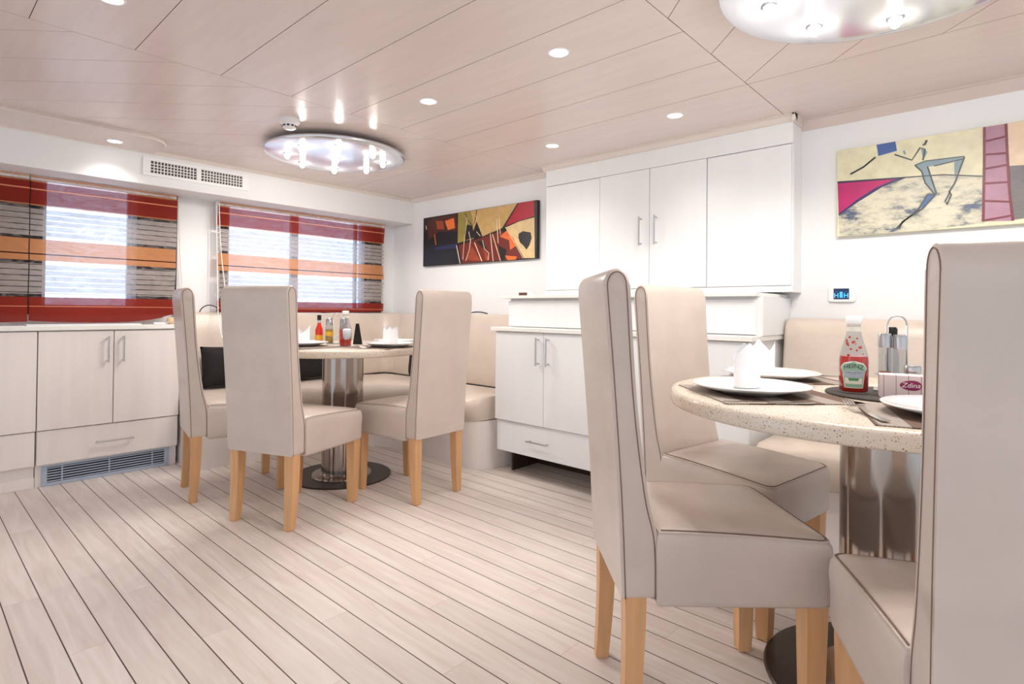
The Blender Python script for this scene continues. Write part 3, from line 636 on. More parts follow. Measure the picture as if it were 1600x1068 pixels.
ART2=[
 ('cream2', [(-0.656, 1.764), (-0.497, 1.761), (-0.125, 1.762), (-0.125, 1.562), (-0.257, 1.59), (-0.392, 1.598), (-0.652, 1.616)], 0),
 ('magenta', [(-0.652, 1.614), (-0.392, 1.598), (-0.502, 1.558), (-0.647, 1.463)], 0),
 ('navy2', [(-0.652, 1.616), (-0.392, 1.6), (-0.389, 1.595), (-0.476, 1.567), (-0.564, 1.515), (-0.647, 1.459), (-0.647, 1.466), (-0.569, 1.526), (-0.502, 1.567), (-0.425, 1.596), (-0.652, 1.609)], 1),
 ('mottle', [(-0.647, 1.459), (-0.564, 1.515), (-0.476, 1.565), (-0.389, 1.595), (-0.257, 1.588), (-0.125, 1.56), (-0.124, 1.373), (-0.319, 1.359), (-0.642, 1.359)], 0),
 ('blue', [(-0.497, 1.761), (-0.426, 1.762), (-0.42, 1.72), (-0.49, 1.709)], 1),
 ('pink', [(-0.125, 1.763), (-0.059, 1.761), (-0.055, 1.642), (-0.048, 1.487), (-0.038, 1.373), (-0.128, 1.379), (-0.125, 1.636)], 0),
 ('peach', [(-0.057, 1.761), (0.005, 1.763), (0.106, 1.764), (0.106, 1.579), (-0.052, 1.592)], 0),
 ('slate', [(-0.052, 1.592), (0.106, 1.577), (0.106, 1.389), (-0.038, 1.376)], 0),
 ('crimson_line', [(-0.125, 1.763), (-0.125, 1.636), (-0.128, 1.379)], 's0.0087'),
 ('crimson_line', [(-0.059, 1.761), (-0.055, 1.642), (-0.048, 1.487), (-0.038, 1.373)], 's0.0087'),
 ('crimson_line', [(-0.125, 1.703), (-0.057, 1.711)], 's0.0073'),
 ('crimson_line', [(-0.125, 1.65), (-0.055, 1.644)], 's0.0073'),
 ('crimson_line', [(-0.125, 1.592), (-0.053, 1.597)], 's0.0073'),
 ('crimson_line', [(-0.124, 1.533), (-0.05, 1.528)], 's0.0073'),
 ('crimson_line', [(-0.126, 1.462), (-0.047, 1.449)], 's0.0073'),
 ('crimson_line', [(-0.128, 1.382), (-0.041, 1.394)], 's0.0073'),
 ('black2', [(-0.6, 1.644), (-0.547, 1.669), (-0.501, 1.706)], 's0.0073'),
 ('outline', [(-0.429, 1.705), (-0.366, 1.669), (-0.337, 1.718), (-0.32, 1.708), (-0.327, 1.662)], 's0.0058'),
 ('body', [(-0.355, 1.647), (-0.319, 1.656), (-0.19, 1.654), (-0.185, 1.647), (-0.197, 1.64), (-0.288, 1.631), (-0.311, 1.632), (-0.28, 1.513), (-0.292, 1.515), (-0.327, 1.579), (-0.334, 1.619)], 2),
 ('outline', [(-0.355, 1.645), (-0.319, 1.657), (-0.188, 1.654)], 's0.0044'),
 ('outline', [(-0.311, 1.632), (-0.28, 1.511)], 's0.0058'),
 ('outline', [(-0.355, 1.645), (-0.331, 1.614), (-0.319, 1.563), (-0.284, 1.507)], 's0.0058'),
 ('outline', [(-0.288, 1.631), (-0.193, 1.644)], 's0.0044'),
 ('body', [(-0.188, 1.652), (-0.197, 1.63), (-0.219, 1.567), (-0.221, 1.634), (-0.201, 1.645)], 2),
 ('outline', [(-0.188, 1.651), (-0.219, 1.548), (-0.238, 1.513), (-0.23, 1.502), (-0.245, 1.461), (-0.251, 1.476), (-0.234, 1.514)], 's0.0058'),
 ('deepblue', [(-0.284, 1.509), (-0.311, 1.511), (-0.339, 1.457), (-0.319, 1.46)], 2),
 ('outline', [(-0.284, 1.509), (-0.311, 1.511), (-0.343, 1.453), (-0.392, 1.408), (-0.421, 1.378), (-0.412, 1.375), (-0.4, 1.404), (-0.327, 1.454), (-0.284, 1.507)], 's0.0058'),
 ('body', [(-0.334, 1.714), (-0.32, 1.708), (-0.312, 1.694), (-0.326, 1.662)], 2),
 ('outline', [(-0.314, 1.746), (-0.32, 1.729), (-0.328, 1.729)], 's0.0087'),
 ('body', [(-0.399, 1.714), (-0.392, 1.717), (-0.387, 1.7), (-0.394, 1.698)], 2),
 ('outline', [(-0.652, 1.616), (-0.392, 1.598), (-0.257, 1.589), (-0.125, 1.562)], 's0.0044'),
]

painting(-3.725, -2.485, 1.358, 1.762, ART1, 'art_black', 'dark abstract picture of black, tan and crimson shapes on the wall left of the cupboard')
painting(-.655, .56, 1.359, 1.764, ART2, 'cream2', 'cream abstract picture with a leaping stick figure on the wall above the right bench')

t = thing('thermostat_panel', 'small white wall thermostat with a blue lit screen above the right bench', 'thermostat', (-.636, YB, 1.092))
bm = bmesh.new(); prism(bm, rounded_rect(-.055, .055, -.036, .036, .012), lambda u, v, d: (u, -d, v), 0, .016); build('bezel', bm, 'white_plastic', t)
s_ = one_box('screen', 'screen', t, -.034, .030, -.0185, -.015, -.025, .025, bev=.001)
bm = bmesh.new()
for cx in (-.022, .018):
    lathe(bm, [(.0045, .010), (.0045, .0105)], 12, (cx, -.0195, 0))
    for (a, b, c, d) in ((-.009, -.005, -.018, .004), (.005, .009, -.018, .004), (-.005, .005, -.009, -.005)): box(bm, cx+a, cx+b, -.0195, -.0187, c, d)
box(bm, -.008, .004, -.0192, -.0187, -.018, .010); build('screen_icons', bm, 'screen_icon', s_)

# ================================================================== BENCHES
def arcpts(cx, cy, r, a0, a1, n): return [(cx+r*math.cos(a0+(a1-a0)*k/n), cy+r*math.sin(a0+(a1-a0)*k/n)) for k in range(n+1)]
def resample(pl, n):
    d = [0]
    for a, b in zip(pl, pl[1:]): d.append(d[-1]+math.dist(a, b))
    out = []
    for k in range(n+1):
        s = d[-1]*k/n; i = max(j for j in range(len(d)) if d[j] <= s+1e-9); i = min(i, len(pl)-2); f_ = (s-d[i])/(d[i+1]-d[i])
        out.append((pl[i][0]+(pl[i+1][0]-pl[i][0])*f_, pl[i][1]+(pl[i+1][1]-pl[i][1])*f_))
    return out
NB = 48
front = resample([(-3.69, 1.24), (-3.69, 1.95)] + arcpts(-3.21, 1.92, .48, PI, PI/2, 12) + [(-2.62, 2.40)] + arcpts(-2.60, 2.50, .10, -PI/2, -.15, 5), NB)
rear = resample([(-4.075, 1.24), (-4.075, 2.75)] + arcpts(-3.97, 2.76, .105, PI, PI/2, 4) + [(-2.45, 2.865)], NB)
def band(i0, i1, prof, gap=0.0, puff=0):
    # surface between the front and rear lines; prof = list of (share of depth, z)
    bm = bmesh.new(); rings = []
    for i in range(i0, i1+1):
        e = 1-min(1, min(i-i0, i1-i)/1.0) if gap else 0
        f_, r_ = Vector(front[i]), Vector(rear[i])
        nb = (Vector(front[min(i1, i+1)])-Vector(front[max(i0, i-1)])).normalized(); nr = (Vector(rear[min(i1, i+1)])-Vector(rear[max(i0, i-1)])).normalized()
        sgn = (1 if i == i0 else -1 if i == i1 else 0)*gap
        f_ = f_+nb*sgn; r_ = r_+nr*sgn
        cz = sum(z for _, z in prof)/len(prof)
        ring = []
        for s, z in prof:
            p = f_.lerp(r_, s)
            ring.append(bm.verts.new((p.x, p.y, cz+(z-cz)*(1-puff*e))))
        rings.append(ring)
    n = len(prof)
    for a, b in zip(rings, rings[1:]):
        for k in range(n): bm.faces.new((a[k], a[(k+1) % n], b[(k+1) % n], b[k]))
    bm.faces.new(rings[0]); bm.faces.new(rings[-1][::-1]); return bm
t = thing('corner_bench', 'beige leather bench curving round the far left table along window and back wall', 'bench', (0, 0, 0))
build('base', band(0, NB, [(.10, 0), (.04, .29), (.05, .305), (.97, .305), (.97, 0)]), 'cabinet_ash', t, smooth=True, angle=40)
cuts = [0, 13, 23, 32, NB]
for a, b in zip(cuts, cuts[1:]):
    build('seat_cushion', band(a, b, [(.03, .306), (0, .325), (-.03, .36), (-.03, .40), (.0, .435), (.08, .455), (.4, .462), (.8, .462), (.93, .455), (.97, .306)], .0005, .05), 'leather_bench', t, smooth=True, angle=50)
rear0 = rear
cuts = [0, 16, 26, 33, NB]
for a, b in zip(cuts, cuts[1:]):
    bm = bmesh.new(); rings = []
    for i in range(a, b+1):
        p = Vector(rear[i]); nr = (Vector(rear[min(NB, i+1)])-Vector(rear[max(0, i-1)])).normalized(); out = Vector((-nr.y, nr.x))
        e = .004 if i in (a, b) else 0; p = p+nr*(-.0015 if i == a else .0015 if i == b else 0)
        ring = [bm.verts.new((*(p+out*(o+(e if o < .05 else 0))), z-(e if z > .9 else 0))) for o, z in ((-.035, .464), (-.05, .50), (-.03, .62), (-.005, .80), (.02, .945), (.04, .966), (.075, .966), (.095, .945), (.095, .464))]
        rings.append(ring)
    n = 9
    for r0, r1 in zip(rings, rings[1:]):
        for k in range(n): bm.faces.new((r0[k], r0[(k+1) % n], r1[(k+1) % n], r1[k]))
    bm.faces.new(rings[0]); bm.faces.new(rings[-1][::-1])
    build('back_cushion', bm, 'leather_bench', t, smooth=True, angle=50)
def throw(x, y, rz, w, h, lean, lab):
    o = thing('throw_cushion', lab, 'cushion', (x, y, .462), rz, 'black cushions on the corner bench')
    bm = bmesh.new(); n = 14; g = {}
    for s in (-1, 1):
        for i in range(n+1):
            for j in range(n+1):
                u, v = i/n*2-1, j/n*2-1; th = .055*max(0, (1-u**4)*(1-v**4))**.5
                X = u*w/2*(1-.06*(1-v*v)); Zz = (v*(1-.06*(1-u*u))+1)*h/2; Y = s*th
                g[s, i, j] = g.get((1, i, j)) if (s == -1 and False) else bm.verts.new((X, Y*math.cos(lean)+Zz*math.sin(lean), Zz*math.cos(lean)-Y*math.sin(lean)+.012))
        for i in range(n):
            for j in range(n): bm.faces.new((g[s, i, j], g[s, i+1, j], g[s, i+1, j+1], g[s, i, j+1]))
    bmesh.ops.remove_doubles(bm, verts=bm.verts, dist=.0005)
    build('cover', bm, 'black_cloth', o, smooth=True)
throw(-3.945, 1.50, PI/2, .32, .27, .10, 'black cushion on the corner bench between the two leftmost chairs')
throw(-3.945, 2.12, PI/2, .34, .27, .10, 'black cushion on the corner bench seen under the table left of its column')
throw(-3.43, 2.73, 0, .30, .27, .10, 'black cushion on the corner bench seen under the table by the right chair back')

t = thing('wall_bench', 'beige leather bench along the back wall behind the right table', 'bench', (-.86, 2.46, 0))
bm = bmesh.new(); box(bm, 0, 2.0, .06, .53, 0, .30, .004); build('base', bm, 'cabinet_ash', t)
for a, b in ((0, 1.0), (1.0, 2.0)):
    bm = bmesh.new(); layers(bm, dense(rounded_rect(a+.002, b-.002, 0, .46, .04), .1), [(.02, .301), (0, .32), (0, .42), (.012, .445), (.04, .458), (.12, .464)]); build('seat_cushion', bm, 'leather_bench', t, smooth=True, angle=55)
    bm = bmesh.new()
    # back cushion as a soft upright slab
    prof = [(.39, .465), (.375, .50), (.385, .70), (.405, .90), (.42, .955), (.445, .975), (.49, .975), (.515, .95), (.53, .465)]
    rings = []
    for x, e in ((a+.002, .016), (a+.008, .006), (a+.022, 0), ((a+b)/2, 0), (b-.022, 0), (b-.008, .006), (b-.002, .016)):
        cy = .455; rings.append([bm.verts.new((x, y+(e if y < cy else -e), z-(e if z > .8 else 0))) for y, z in prof])
    for r0, r1 in zip(rings, rings[1:]):
        for k in range(len(prof)): bm.faces.new((r0[k], r0[(k+1) % 9], r1[(k+1) % 9], r1[k]))
    bm.faces.new(rings[0]); bm.faces.new(rings[-1][::-1]); build('back_cushion', bm, 'leather_bench', t, smooth=True, angle=55)

# ================================================================== TABLES
def table(cx, cy, bx, by, r, lab, br=.309):
    t = thing('pedestal_table', lab, 'table', (bx, by, 0), 0, 'round pedestal dining tables')
    bm = bmesh.new(); lathe(bm, [(br, 0), (br, .004), (br-.005, .008), (.02, .010)], 72); build('base_plate', bm, 'steel_dark', t, smooth=True, angle=30)
    bm = bmesh.new(); lathe(bm, [(.175, .010), (.172, .016), (.125, .020), (.119, .030), (.119, .738)], 64); build('column', bm, 'chrome', t, smooth=True, angle=30)
    bm = bmesh.new(); lathe(bm, [(r-.012, .738), (r-.003, .741), (r, .748), (r, .768), (r-.004, .777), (r-.014, .78), (r*.5, .78)], 96, (cx-bx, cy-by, 0)); build('tabletop', bm, 'stone', t, smooth=True, angle=60)
    return t
ZT = .7805
table(-3.04, 1.825, -3.04, 1.825, .49, 'round stone-topped table on a steel column in front of the widest blind', .29)
table(-.31, 1.78, -.268, 1.81, .52, 'round speckled stone table on a steel column behind the closest chair')

# ================================================================== CHAIRS
def chair_proto():
    t = bpy.data.objects.new('dining_chair', None); COL.objects.link(t); t.empty_display_size = .1
    WT, WB = .385, .372
    side = smooth_path([(0, .336, 0), (-.010, .55, 0), (-.028, .80, 0), (-.050, 1.06, 0)], 6)
    topc = [Vector((-.050+.031+.031*math.cos(a), 1.06+.040*math.sin(a), 0)) for a in [PI-PI*k/10 for k in range(1, 10)]]
    frnt = smooth_path([(.012, 1.06, 0), (.030, .80, 0), (.058, .58, 0), (.082, .47, 0), (.086, .336, 0)], 6)
    prof = [(p.x, p.y) for p in side+topc+frnt]
    def width(z): return WB+(WT-WB)*max(0, (z-.336)/.75)
    bm = bmesh.new(); L, R = [], []
    for y, z in prof:
        w = width(z)/2; L.append(bm.verts.new((-w, y, z))); R.append(bm.verts.new((w, y, z)))
    n = len(prof)
    for i in range(n): bm.faces.new((L[i], L[(i+1) % n], R[(i+1) % n], R[i]))
    fl = bm.faces.new(L[::-1]); fr = bm.faces.new(R)
    es = list({e for f in (fl, fr) for e in f.edges})
    bmesh.ops.bevel(bm, geom=es, offset=.008, segments=3, affect='EDGES', profile=.5)
    bm.normal_update()
    bmesh.ops.triangulate(bm, faces=[f for f in bm.faces if len(f.verts) > 4])
    back = build('backrest', bm, 'leather', t, smooth=True, angle=50)
    bm = bmesh.new(); cy, cz = .0, .75
    for s in (-1, 1):
        pts = []
        for i, (y, z) in enumerate(prof):
            pts.append((s*(width(z)/2-.0010), y, z))
        q = []
        for i, p in enumerate(pts):
            a, b = Vector(pts[max(0, i-1)]), Vector(pts[min(n-1, i+1)]); d = (b-a).normalized(); nn = Vector((0, -d.z, d.y))
            q.append(Vector(p)-nn*.0065*1 if False else Vector(p)+Vector((0, 0, 0)))
        # seam sits on the side face, 6 mm in from the edge
        ins = []
        for i, p in enumerate(pts):
            a, b = Vector(pts[max(0, i-1)]), Vector(pts[min(n-1, i+1)]); d = (b-a).normalized(); nn = Vector((0, d.z, -d.y))
            ins.append(Vector(p)+nn*.0085+Vector((s*.0008, 0, 0)))
        tube(bm, ins, .0016, 6)
    build('piping', bm, 'piping', back, smooth=True)
    # seat
    y0, y1 = .080, .492; W0, W1 = .388, .428
    out = rounded_rect(-.5, .5, 0, 1, .07, 5, True); out = dense(out, .12)
    outl = [(u*(W0+(W1-W0)*v), y0+(y1-y0)*v) for u, v in out]
    tilt = lambda x, y, z: -(z-.33)/.17*.022*max(0, (y-.1)/.39)**1.5
    bm = bmesh.new(); lay = [(.010, .318), (.002, .324), (0, .336), (0, .40), (-.003, .45), (.0, .478), (.006, .490), (.016, .497), (.05, .505), (.11, .511), (.17, .513)]
    rings = layers(bm, outl, lay, tilt)
    seat = build('seat', bm, 'leather', t, smooth=True, angle=60)
    bm = bmesh.new()
    def outline_at(ins, z):
        xs = [p[0] for p in outl]; ys = [p[1] for p in outl]; hx = (max(xs)-min(xs))/2; cx_ = 0; hy = (y1-y0)/2; c_ = (y0+y1)/2
        pts = [(x*(1-ins/hx), c_+(y-c_)*(1-ins/hy)) for x, y in outl]
        return [(x, y, z+tilt(x, y, z)) for x, y in pts]
    tube(bm, outline_at(.006, .4905), .0026, 6, closed=True)
    build('piping', bm, 'leather', seat, smooth=True)
    bm = bmesh.new()
    # stitched seam beside the welt, running round both sides and the front
    q = outline_at(.0095, .4945); ym = min(p[1] for p in q)
    k = max(range(len(q)), key=lambda i: (q[i][1] < ym+.001, q[i][0])); q = q[k:]+q[:k]
    j = max(range(len(q)), key=lambda i: (q[i][1] < ym+.001, -q[i][0])); tube(bm, q[:j+1], .0012, 5)
    build('stitching', bm, 'piping', seat, smooth=True)
    def leg(x, yb, yt, s0, s1, bow):
        bm = bmesh.new(); rings = []
        for k in range(7):
            v = k/6; z = .345*v; h = (s0+(s1-s0)*v)/2; y = yb+(yt-yb)*v + bow*math.sin(PI*v)
            ring = [bm.verts.new((x+a*h, y+b*h, z)) for a, b in ((-1, -1), (1, -1), (1, 1), (-1, 1))]; rings.append(ring)
        for a, b in zip(rings, rings[1:]):
            for i in range(4): bm.faces.new((a[i], a[(i+1) % 4], b[(i+1) % 4], b[i]))
        bm.faces.new(rings[0][::-1]); bm.faces.new(rings[-1])
        es = [e for e in bm.edges if abs(e.verts[0].co.z-e.verts[1].co.z) > .01 or max(e.verts[0].co.z, e.verts[1].co.z) < .001]
        bmesh.ops.bevel(bm, geom=es, offset=.003, segments=2, affect='EDGES'); return build('leg', bm, 'oak', t, smooth=True, angle=40)
    for s in (-1, 1):
        leg(s*.158, .022, .034, .036, .050, .004)
        leg(s*.178, .450, .452, .038, .052, 0)
    return t
GRP = 'beige leather dining chairs with oak legs'
CH = [(-3.314, 1.049, -.19, 1.0, 'leftmost beige leather dining chair, seen edge-on in front of the ash cabinet'),
      (-2.59, 1.130, .375, 1.02, 'beige leather dining chair with its broad back turned to us at the far left table'),
      (-2.292, 1.962, 1.64, .94, 'beige leather dining chair between the far left table and the white base cabinet'),
      (-.818, 1.272, -.794, 1.0, 'beige leather dining chair in the foreground left of the right table, shown in full profile'),
      (-1.012, 2.055, -1.715, 1.0, 'beige leather dining chair half hidden behind the foreground profile chair, seat facing the right table'),
      (.074, 1.050, .433, 1.0, 'closest beige leather dining chair, cut off by the right and bottom edges')]
proto = None
for x, y, rz, sx, lab in CH:
    if proto is None: proto = o = chair_proto()
    else: o = copy_tree(proto)
    o.location = (x, y, 0); o.rotation_euler = (0, 0, rz); o.scale = (sx, 1, 1); tag(o, lab, 'chair', GRP)

# ================================================================== TABLE SETTINGS
def placemat(x, y, rz, lx, ly, lab):
    t = thing('placemat', lab, 'placemat', (x, y, ZT), rz, 'striped woven placemats')
    bm = bmesh.new(); box(bm, -lx/2, lx/2, -ly/2, ly/2, 0, .0025, .0008); build('weave', bm, 'placemat', t); return t
def plate(x, y, lab, r=.152, z=.0025):
    bm = bmesh.new()
    lathe(bm, [(r*.50, 0), (r*.53, .0), (r*.62, .004), (r*.80, .012), (r, .0215), (r+.001, .0235), (r-.002, .0245), (r*.80, .016), (r*.62, .009), (r*.3, .0075), (.004, .0075)], 64)
    o = build('dinner_plate', bm, 'plate', None, smooth=True); o.location = (x, y, ZT+z); return tag(o, lab, 'plate', 'white dinner plates')
def napkin(x, y, rz, lab, w=.068, h=.118, peaks=2, dip=.05, z=.0115, phase=0):
    bm = bmesh.new(); n = 48; a_, b_ = w/2, w*.30; rings = []
    for k in range(5):
        v = k/4; ring = []
        for i in range(n):
            th = 2*PI*i/n; ph = (th/(2*PI)*peaks+phase) % 1; top = h-dip*(1-abs(2*ph-1))
            fl = 1-.10*v; ring.append(bm.verts.new((a_*math.cos(th)*(1+.04*v), b_*math.sin(th)*fl*(1-.35*v*v), top*v)))
        rings.append(ring)
    for q, r in zip(rings, rings[1:]):
        for i in range(n): bm.faces.new((q[i], q[(i+1) % n], r[(i+1) % n], r[i]))
    # inner fold of the napkin
    rr = []
    for k in range(4):
        v = k/3; rr.append([bm.verts.new((a_*.90*math.cos(2*PI*i/n), b_*.62*math.sin(2*PI*i/n)*(1-.3*v), .004+(h*.52)*v)) for i in range(n)])
    for q, r in zip(rr, rr[1:]):
        for i in range(n): bm.faces.new((q[i], r[i], r[(i+1) % n], q[(i+1) % n]))
    bm.faces.new(rr[-1])
    o = build('folded_napkin', bm, 'napkin', None); o.location = (x, y, ZT+z); o.rotation_euler = (0, 0, rz)
    return tag(o, lab, 'napkin', 'standing folded white napkins')
def knife(x, y, rz, lab, z=.0026):
    t = thing('table_knife', lab, 'knife', (x, y, ZT+z), rz, 'table knives')
    bm = bmesh.new(); prism(bm, [(0, -.006), (.10, -.0075), (.10, .0075), (0, .006), (-.004, 0)], lambda u, v, d: (u, v, d), 0, .004); build('knife_handle', bm, 'cutlery', t)
    bm = bmesh.new(); prism(bm, [(.10, -.005), (.205, -.008), (.222, .002), (.215, .006), (.10, .006)], lambda u, v, d: (u, v, d), .0008, .0024); build('blade', bm, 'cutlery', t)
    return t
def fork(x, y, rz, lab, z=.0026):
    bm = bmesh.new()
    def c(u): return .003+.010*math.exp(-((u-.125)/.028)**2)+.010*max(0, (u-.165)/.04)**1.5 if u > .06 else .003
    st = [(0, .008), (.03, .0072), (.07, .0048), (.105, .004), (.12, .006), (.135, .0115), (.150, .012)]
    prev = None
    for u, w in st:
        ring = [bm.verts.new((u, s*w, c(u)+q)) for s, q in ((-1, 0), (1, 0), (1, .0022), (-1, .0022))]
        if prev:
            for i in range(4): bm.faces.new((prev[i], prev[(i+1) % 4], ring[(i+1) % 4], ring[i]))
        else: bm.faces.new(ring[::-1])
        prev = ring
    bm.faces.new(prev)
    for k in range(4):
        yc = -.009+.006*k; pts = [(u, yc, c(u)+.0012) for u in (.148, .160, .175, .190, .203)]; tube(bm, pts, .0016, 6)
    o = build('table_fork', bm, 'cutlery', None, smooth=True, angle=40); o.location = (x, y, ZT+z); o.rotation_euler = (0, 0, rz); return tag(o, lab, 'fork', 'table forks')

# right table
placemat(-.525, 1.585, math.radians(45), .345, .345, 'striped brown placemat under the plate nearest the profile chair')
plate(-.555, 1.575, 'white dinner plate at the left rim of the right table', z=.0025)
napkin(-.575, 1.605, .9, 'white napkin standing house-shaped on the left rim plate of the right table', w=.076, h=.124, peaks=2, dip=.05, phase=.5)
placemat(-.58, 2.0, math.radians(45), .28, .28, 'striped brown placemat under the second plate of the right table, towards the wall')
plate(-.625, 1.965, 'white dinner plate behind the left rim plate on the right table', r=.148)
napkin(-.655, 1.985, .35, 'white two-peaked napkin standing on the second plate of the right table', w=.066, h=.120, peaks=3, dip=.04)
placemat(-.095, 1.505, math.radians(18), .36, .31, 'striped brown placemat under the plate beside the closest chair')
plate(-.095, 1.535, 'white dinner plate half hidden by the closest chair back')
placemat(-.09, 2.12, math.radians(28), .36, .22, 'striped brown placemat behind the condiments on the right table')
plate(-.12, 2.06, 'white dinner plate behind the condiments on the right table')
napkin(-.165, 2.04, .5, 'white napkin standing behind the glass shakers of the right table', w=.085, h=.125, peaks=2, dip=.06)
knife(-.535, 1.345, math.radians(42), 'steel knife on the placemat nearest the profile chair')
knife(-.47, 2.17, math.radians(190), 'steel knife lying beyond the second plate of the right table')
fork(-.205, 1.335, math.radians(121), 'steel fork with tines pointing to the sauce bottle on the right table')
bm = bmesh.new(); lathe(bm, [(.148, 0), (.150, .003), (.148, .006), (.02, .007)], 64); o = build('round_mat', bm, 'mat_weave_dark', None, smooth=True); o.location = (-.272, 1.80, ZT); tag(o, 'round dark woven mat under the condiments on the right table', 'mat')

def bend(r, z0=0): return lambda u, v, d=0: ((r+d)*math.sin(u/r), -(r+d)*math.cos(u/r), z0+v)
def ketchup(x, y, rz, lab, z, detail=True):
    t = thing('ketchup_bottle', lab, 'bottle', (x, y, ZT+z), rz, 'red sauce bottles')
    prof = [(.031, 0), (.0345, .004), (.0350, .05), (.0350, .085), (.0325, .105), (.024, .135), (.0185, .155), (.0165, .170), (.0165, .185)]
    bm = bmesh.new(); lathe(bm, prof, 40); g = build('glass_body', bm, 'clear_glass', t, smooth=True, angle=60)
    bm = bmesh.new(); lathe(bm, [(.030, .003), (.0335, .006), (.0340, .05), (.0340, .085), (.0330, .098), (.010, .101)], 40); build('ketchup', bm, 'ketchup', t, smooth=True, angle=60)
    bm = bmesh.new(); lathe(bm, [(.019, .185), (.0195, .188), (.0195, .203), (.017, .206), (.004, .2065)], 32); build('cap', bm, 'white_plastic', t, smooth=True, angle=40)
    bm = bmesh.new(); lathe(bm, [(.0172, .164), (.0170, .178)], 32, cap0=False, cap1=False); build('neck_band', bm, 'label_white', t, smooth=True)
    if detail:
        random.seed(3); bm = bmesh.new()
        for _ in range(16):
            a = random.uniform(-1.1, 1.1)-PI/2; zz = random.uniform(.100, .150); rr = (.0325+(.024-.0325)*min(1, max(0, (zz-.105)/.03)) if zz < .135 else .024+(.0185-.024)*(zz-.135)/.02)-.0035; s = random.uniform(.0015, .004)
            lathe(bm, [(s*.3, -s), (s, -s*.4), (s, s*.4), (s*.3, s)], 8, (rr*math.cos(a), rr*math.sin(a), zz))
        build('smears', bm, 'ketchup_smear', g, smooth=True)
        R = .0351
        def patch(bm, poly, off, mi):
            # curved sheet following the bottle
            N_ = 14; zs = sorted({v for _, v in poly}); z0, z1 = zs[0], zs[-1]
            def half(zv):
                for (u0, v0), (u1, v1) in zip(poly, poly[1:]):
                    if min(v0, v1)-1e-9 <= zv <= max(v0, v1)+1e-9 and abs(v1-v0) > 1e-9: return u0+(u1-u0)*(zv-v0)/(v1-v0)
                return poly[-1][0]
            rows = []
            for k in range(15):
                zv = z0+(z1-z0)*k/14; h = half(zv)
                rows.append([bm.verts.new(bend(R)(h*(2*i/N_-1), zv, off)) for i in range(N_+1)])
            for a, b in zip(rows, rows[1:]):
                for i in range(N_): bm.faces.new((a[i], a[i+1], b[i+1], b[i])).material_index = mi
        K = [(u*1.34, v) for u, v in [(.0170, .0145), (.0215, .058), (.0265, .0640), (.0265, .070), (.0225, .072), (.0215, .076), (.0150, .0835), (.004, .0860)]]
        bm = bmesh.new(); patch(bm, [(u, v) for u, v in K], .0002, 0); patch(bm, [(u-.0022, .0185+(v-.0165)*.945) for u, v in K], .0005, 1)
        patch(bm, [(.0200, .0255), (.0205, .040), (.0205, .041)], .0008, 2); patch(bm, [(.0215, .0415), (.0245, .060)], .0008, 3)
        patch(bm, [(.010, .034), (.013, .041)], .0011, 4)
        text_into(bm, 'HEINZ', .0165, lambda u, v: bend(R)(u, .0695+v+.0035-(u*u)*9, .0014), 5, 1.0)
        text_into(bm, 'TOMATO KETCHUP', .0042, lambda u, v: bend(R)(u, .0555+v, .0014), 5, 1.0)
        build('label', bm, ['label_white', 'label_green', 'label_white', 'label_grey', 'label_leaf', 'label_text'], t, smooth=False)
    return t
ketchup(-.345, 1.755, math.atan2(1.755, -.345)-PI/2, 'red ketchup bottle with white cap and green keystone label on the round mat', .007)

def shaker(x, y, lab, z, r=.0155, h=.122, fill='pepper', fillh=.03, lab_cat='shaker'):
    t = thing('glass_shaker', lab, lab_cat, (x, y, ZT+z), 0, 'glass condiment shakers')
    bm = bmesh.new(); lathe(bm, [(r*.95, 0), (r, .003), (r, h*.74), (r*.92, h*.75)], 28); build('jar', bm, 'clear_glass', t, smooth=True, angle=50)
    bm = bmesh.new(); lathe(bm, [(r*.86, .003), (r*.88, .004), (r*.88, fillh), (r*.3, fillh+.002)], 24); build('contents', bm, fill, t, smooth=True, angle=50)
    bm = bmesh.new(); lathe(bm, [(r*1.04, h*.75), (r*1.06, h*.765), (r*1.06, h*.96), (r*.95, h), (.002, h)], 28); build('cap', bm, 'steel', t, smooth=True, angle=40)
    return t
def stand(x, y, rz, lab, z, h=.205):
    t = thing('condiment_stand', lab, 'condiment stand', (x, y, ZT+z), rz, 'wire condiment stands')
    bm = bmesh.new(); prism(bm, rounded_rect(-.055, .055, -.042, .042, .012), lambda u, v, d: (u, v, d), 0, .004); build('tray', bm, 'steel', t)
    bm = bmesh.new(); tube(bm, [(-.022, 0, .004), (-.022, 0, h-.03)] + [(-.022*math.cos(a), 0, h-.03+.026*math.sin(a)) for a in [PI*k/12 for k in range(13)]] + [(.022, 0, h-.03), (.022, 0, .004)], .0022, 8); build('handle', bm, 'steel', t, smooth=True)
    bm = bmesh.new(); tube(bm, [(.054*math.cos(2*PI*k/24), .041*math.sin(2*PI*k/24), .045) for k in range(24)], .0017, 6, closed=True); tube(bm, [(-.054, 0, .045), (-.022, 0, .045)], .0017, 6); tube(bm, [(.054, 0, .045), (.022, 0, .045)], .0017, 6); build('rail', bm, 'steel', t, smooth=True)
    return t
CA = .12
def at(x, y, a, u, v): return (x+u*math.cos(a)-v*math.sin(a), y+u*math.sin(a)+v*math.cos(a))
CX, CY = -.262, 1.865
stand(CX, CY, CA, 'steel wire condiment stand with arched handle on the round mat of the right table', .007, .212)
shaker(*at(CX, CY, CA, -.028, -.0205), 'tall glass shaker left in the condiment stand, next to the ketchup bottle', .011, .0155, .155, 'pepper', .05)
shaker(*at(CX, CY, CA, .006, -.0205), 'tall glass shaker in front of the stand handle, right of its twin', .011, .0155, .152, 'napkin', .02)
t = thing('oil_cruet', 'dark stoppered cruet at the back of the condiment stand', 'cruet', (*at(CX, CY, CA, -.012, .022), ZT+.011))
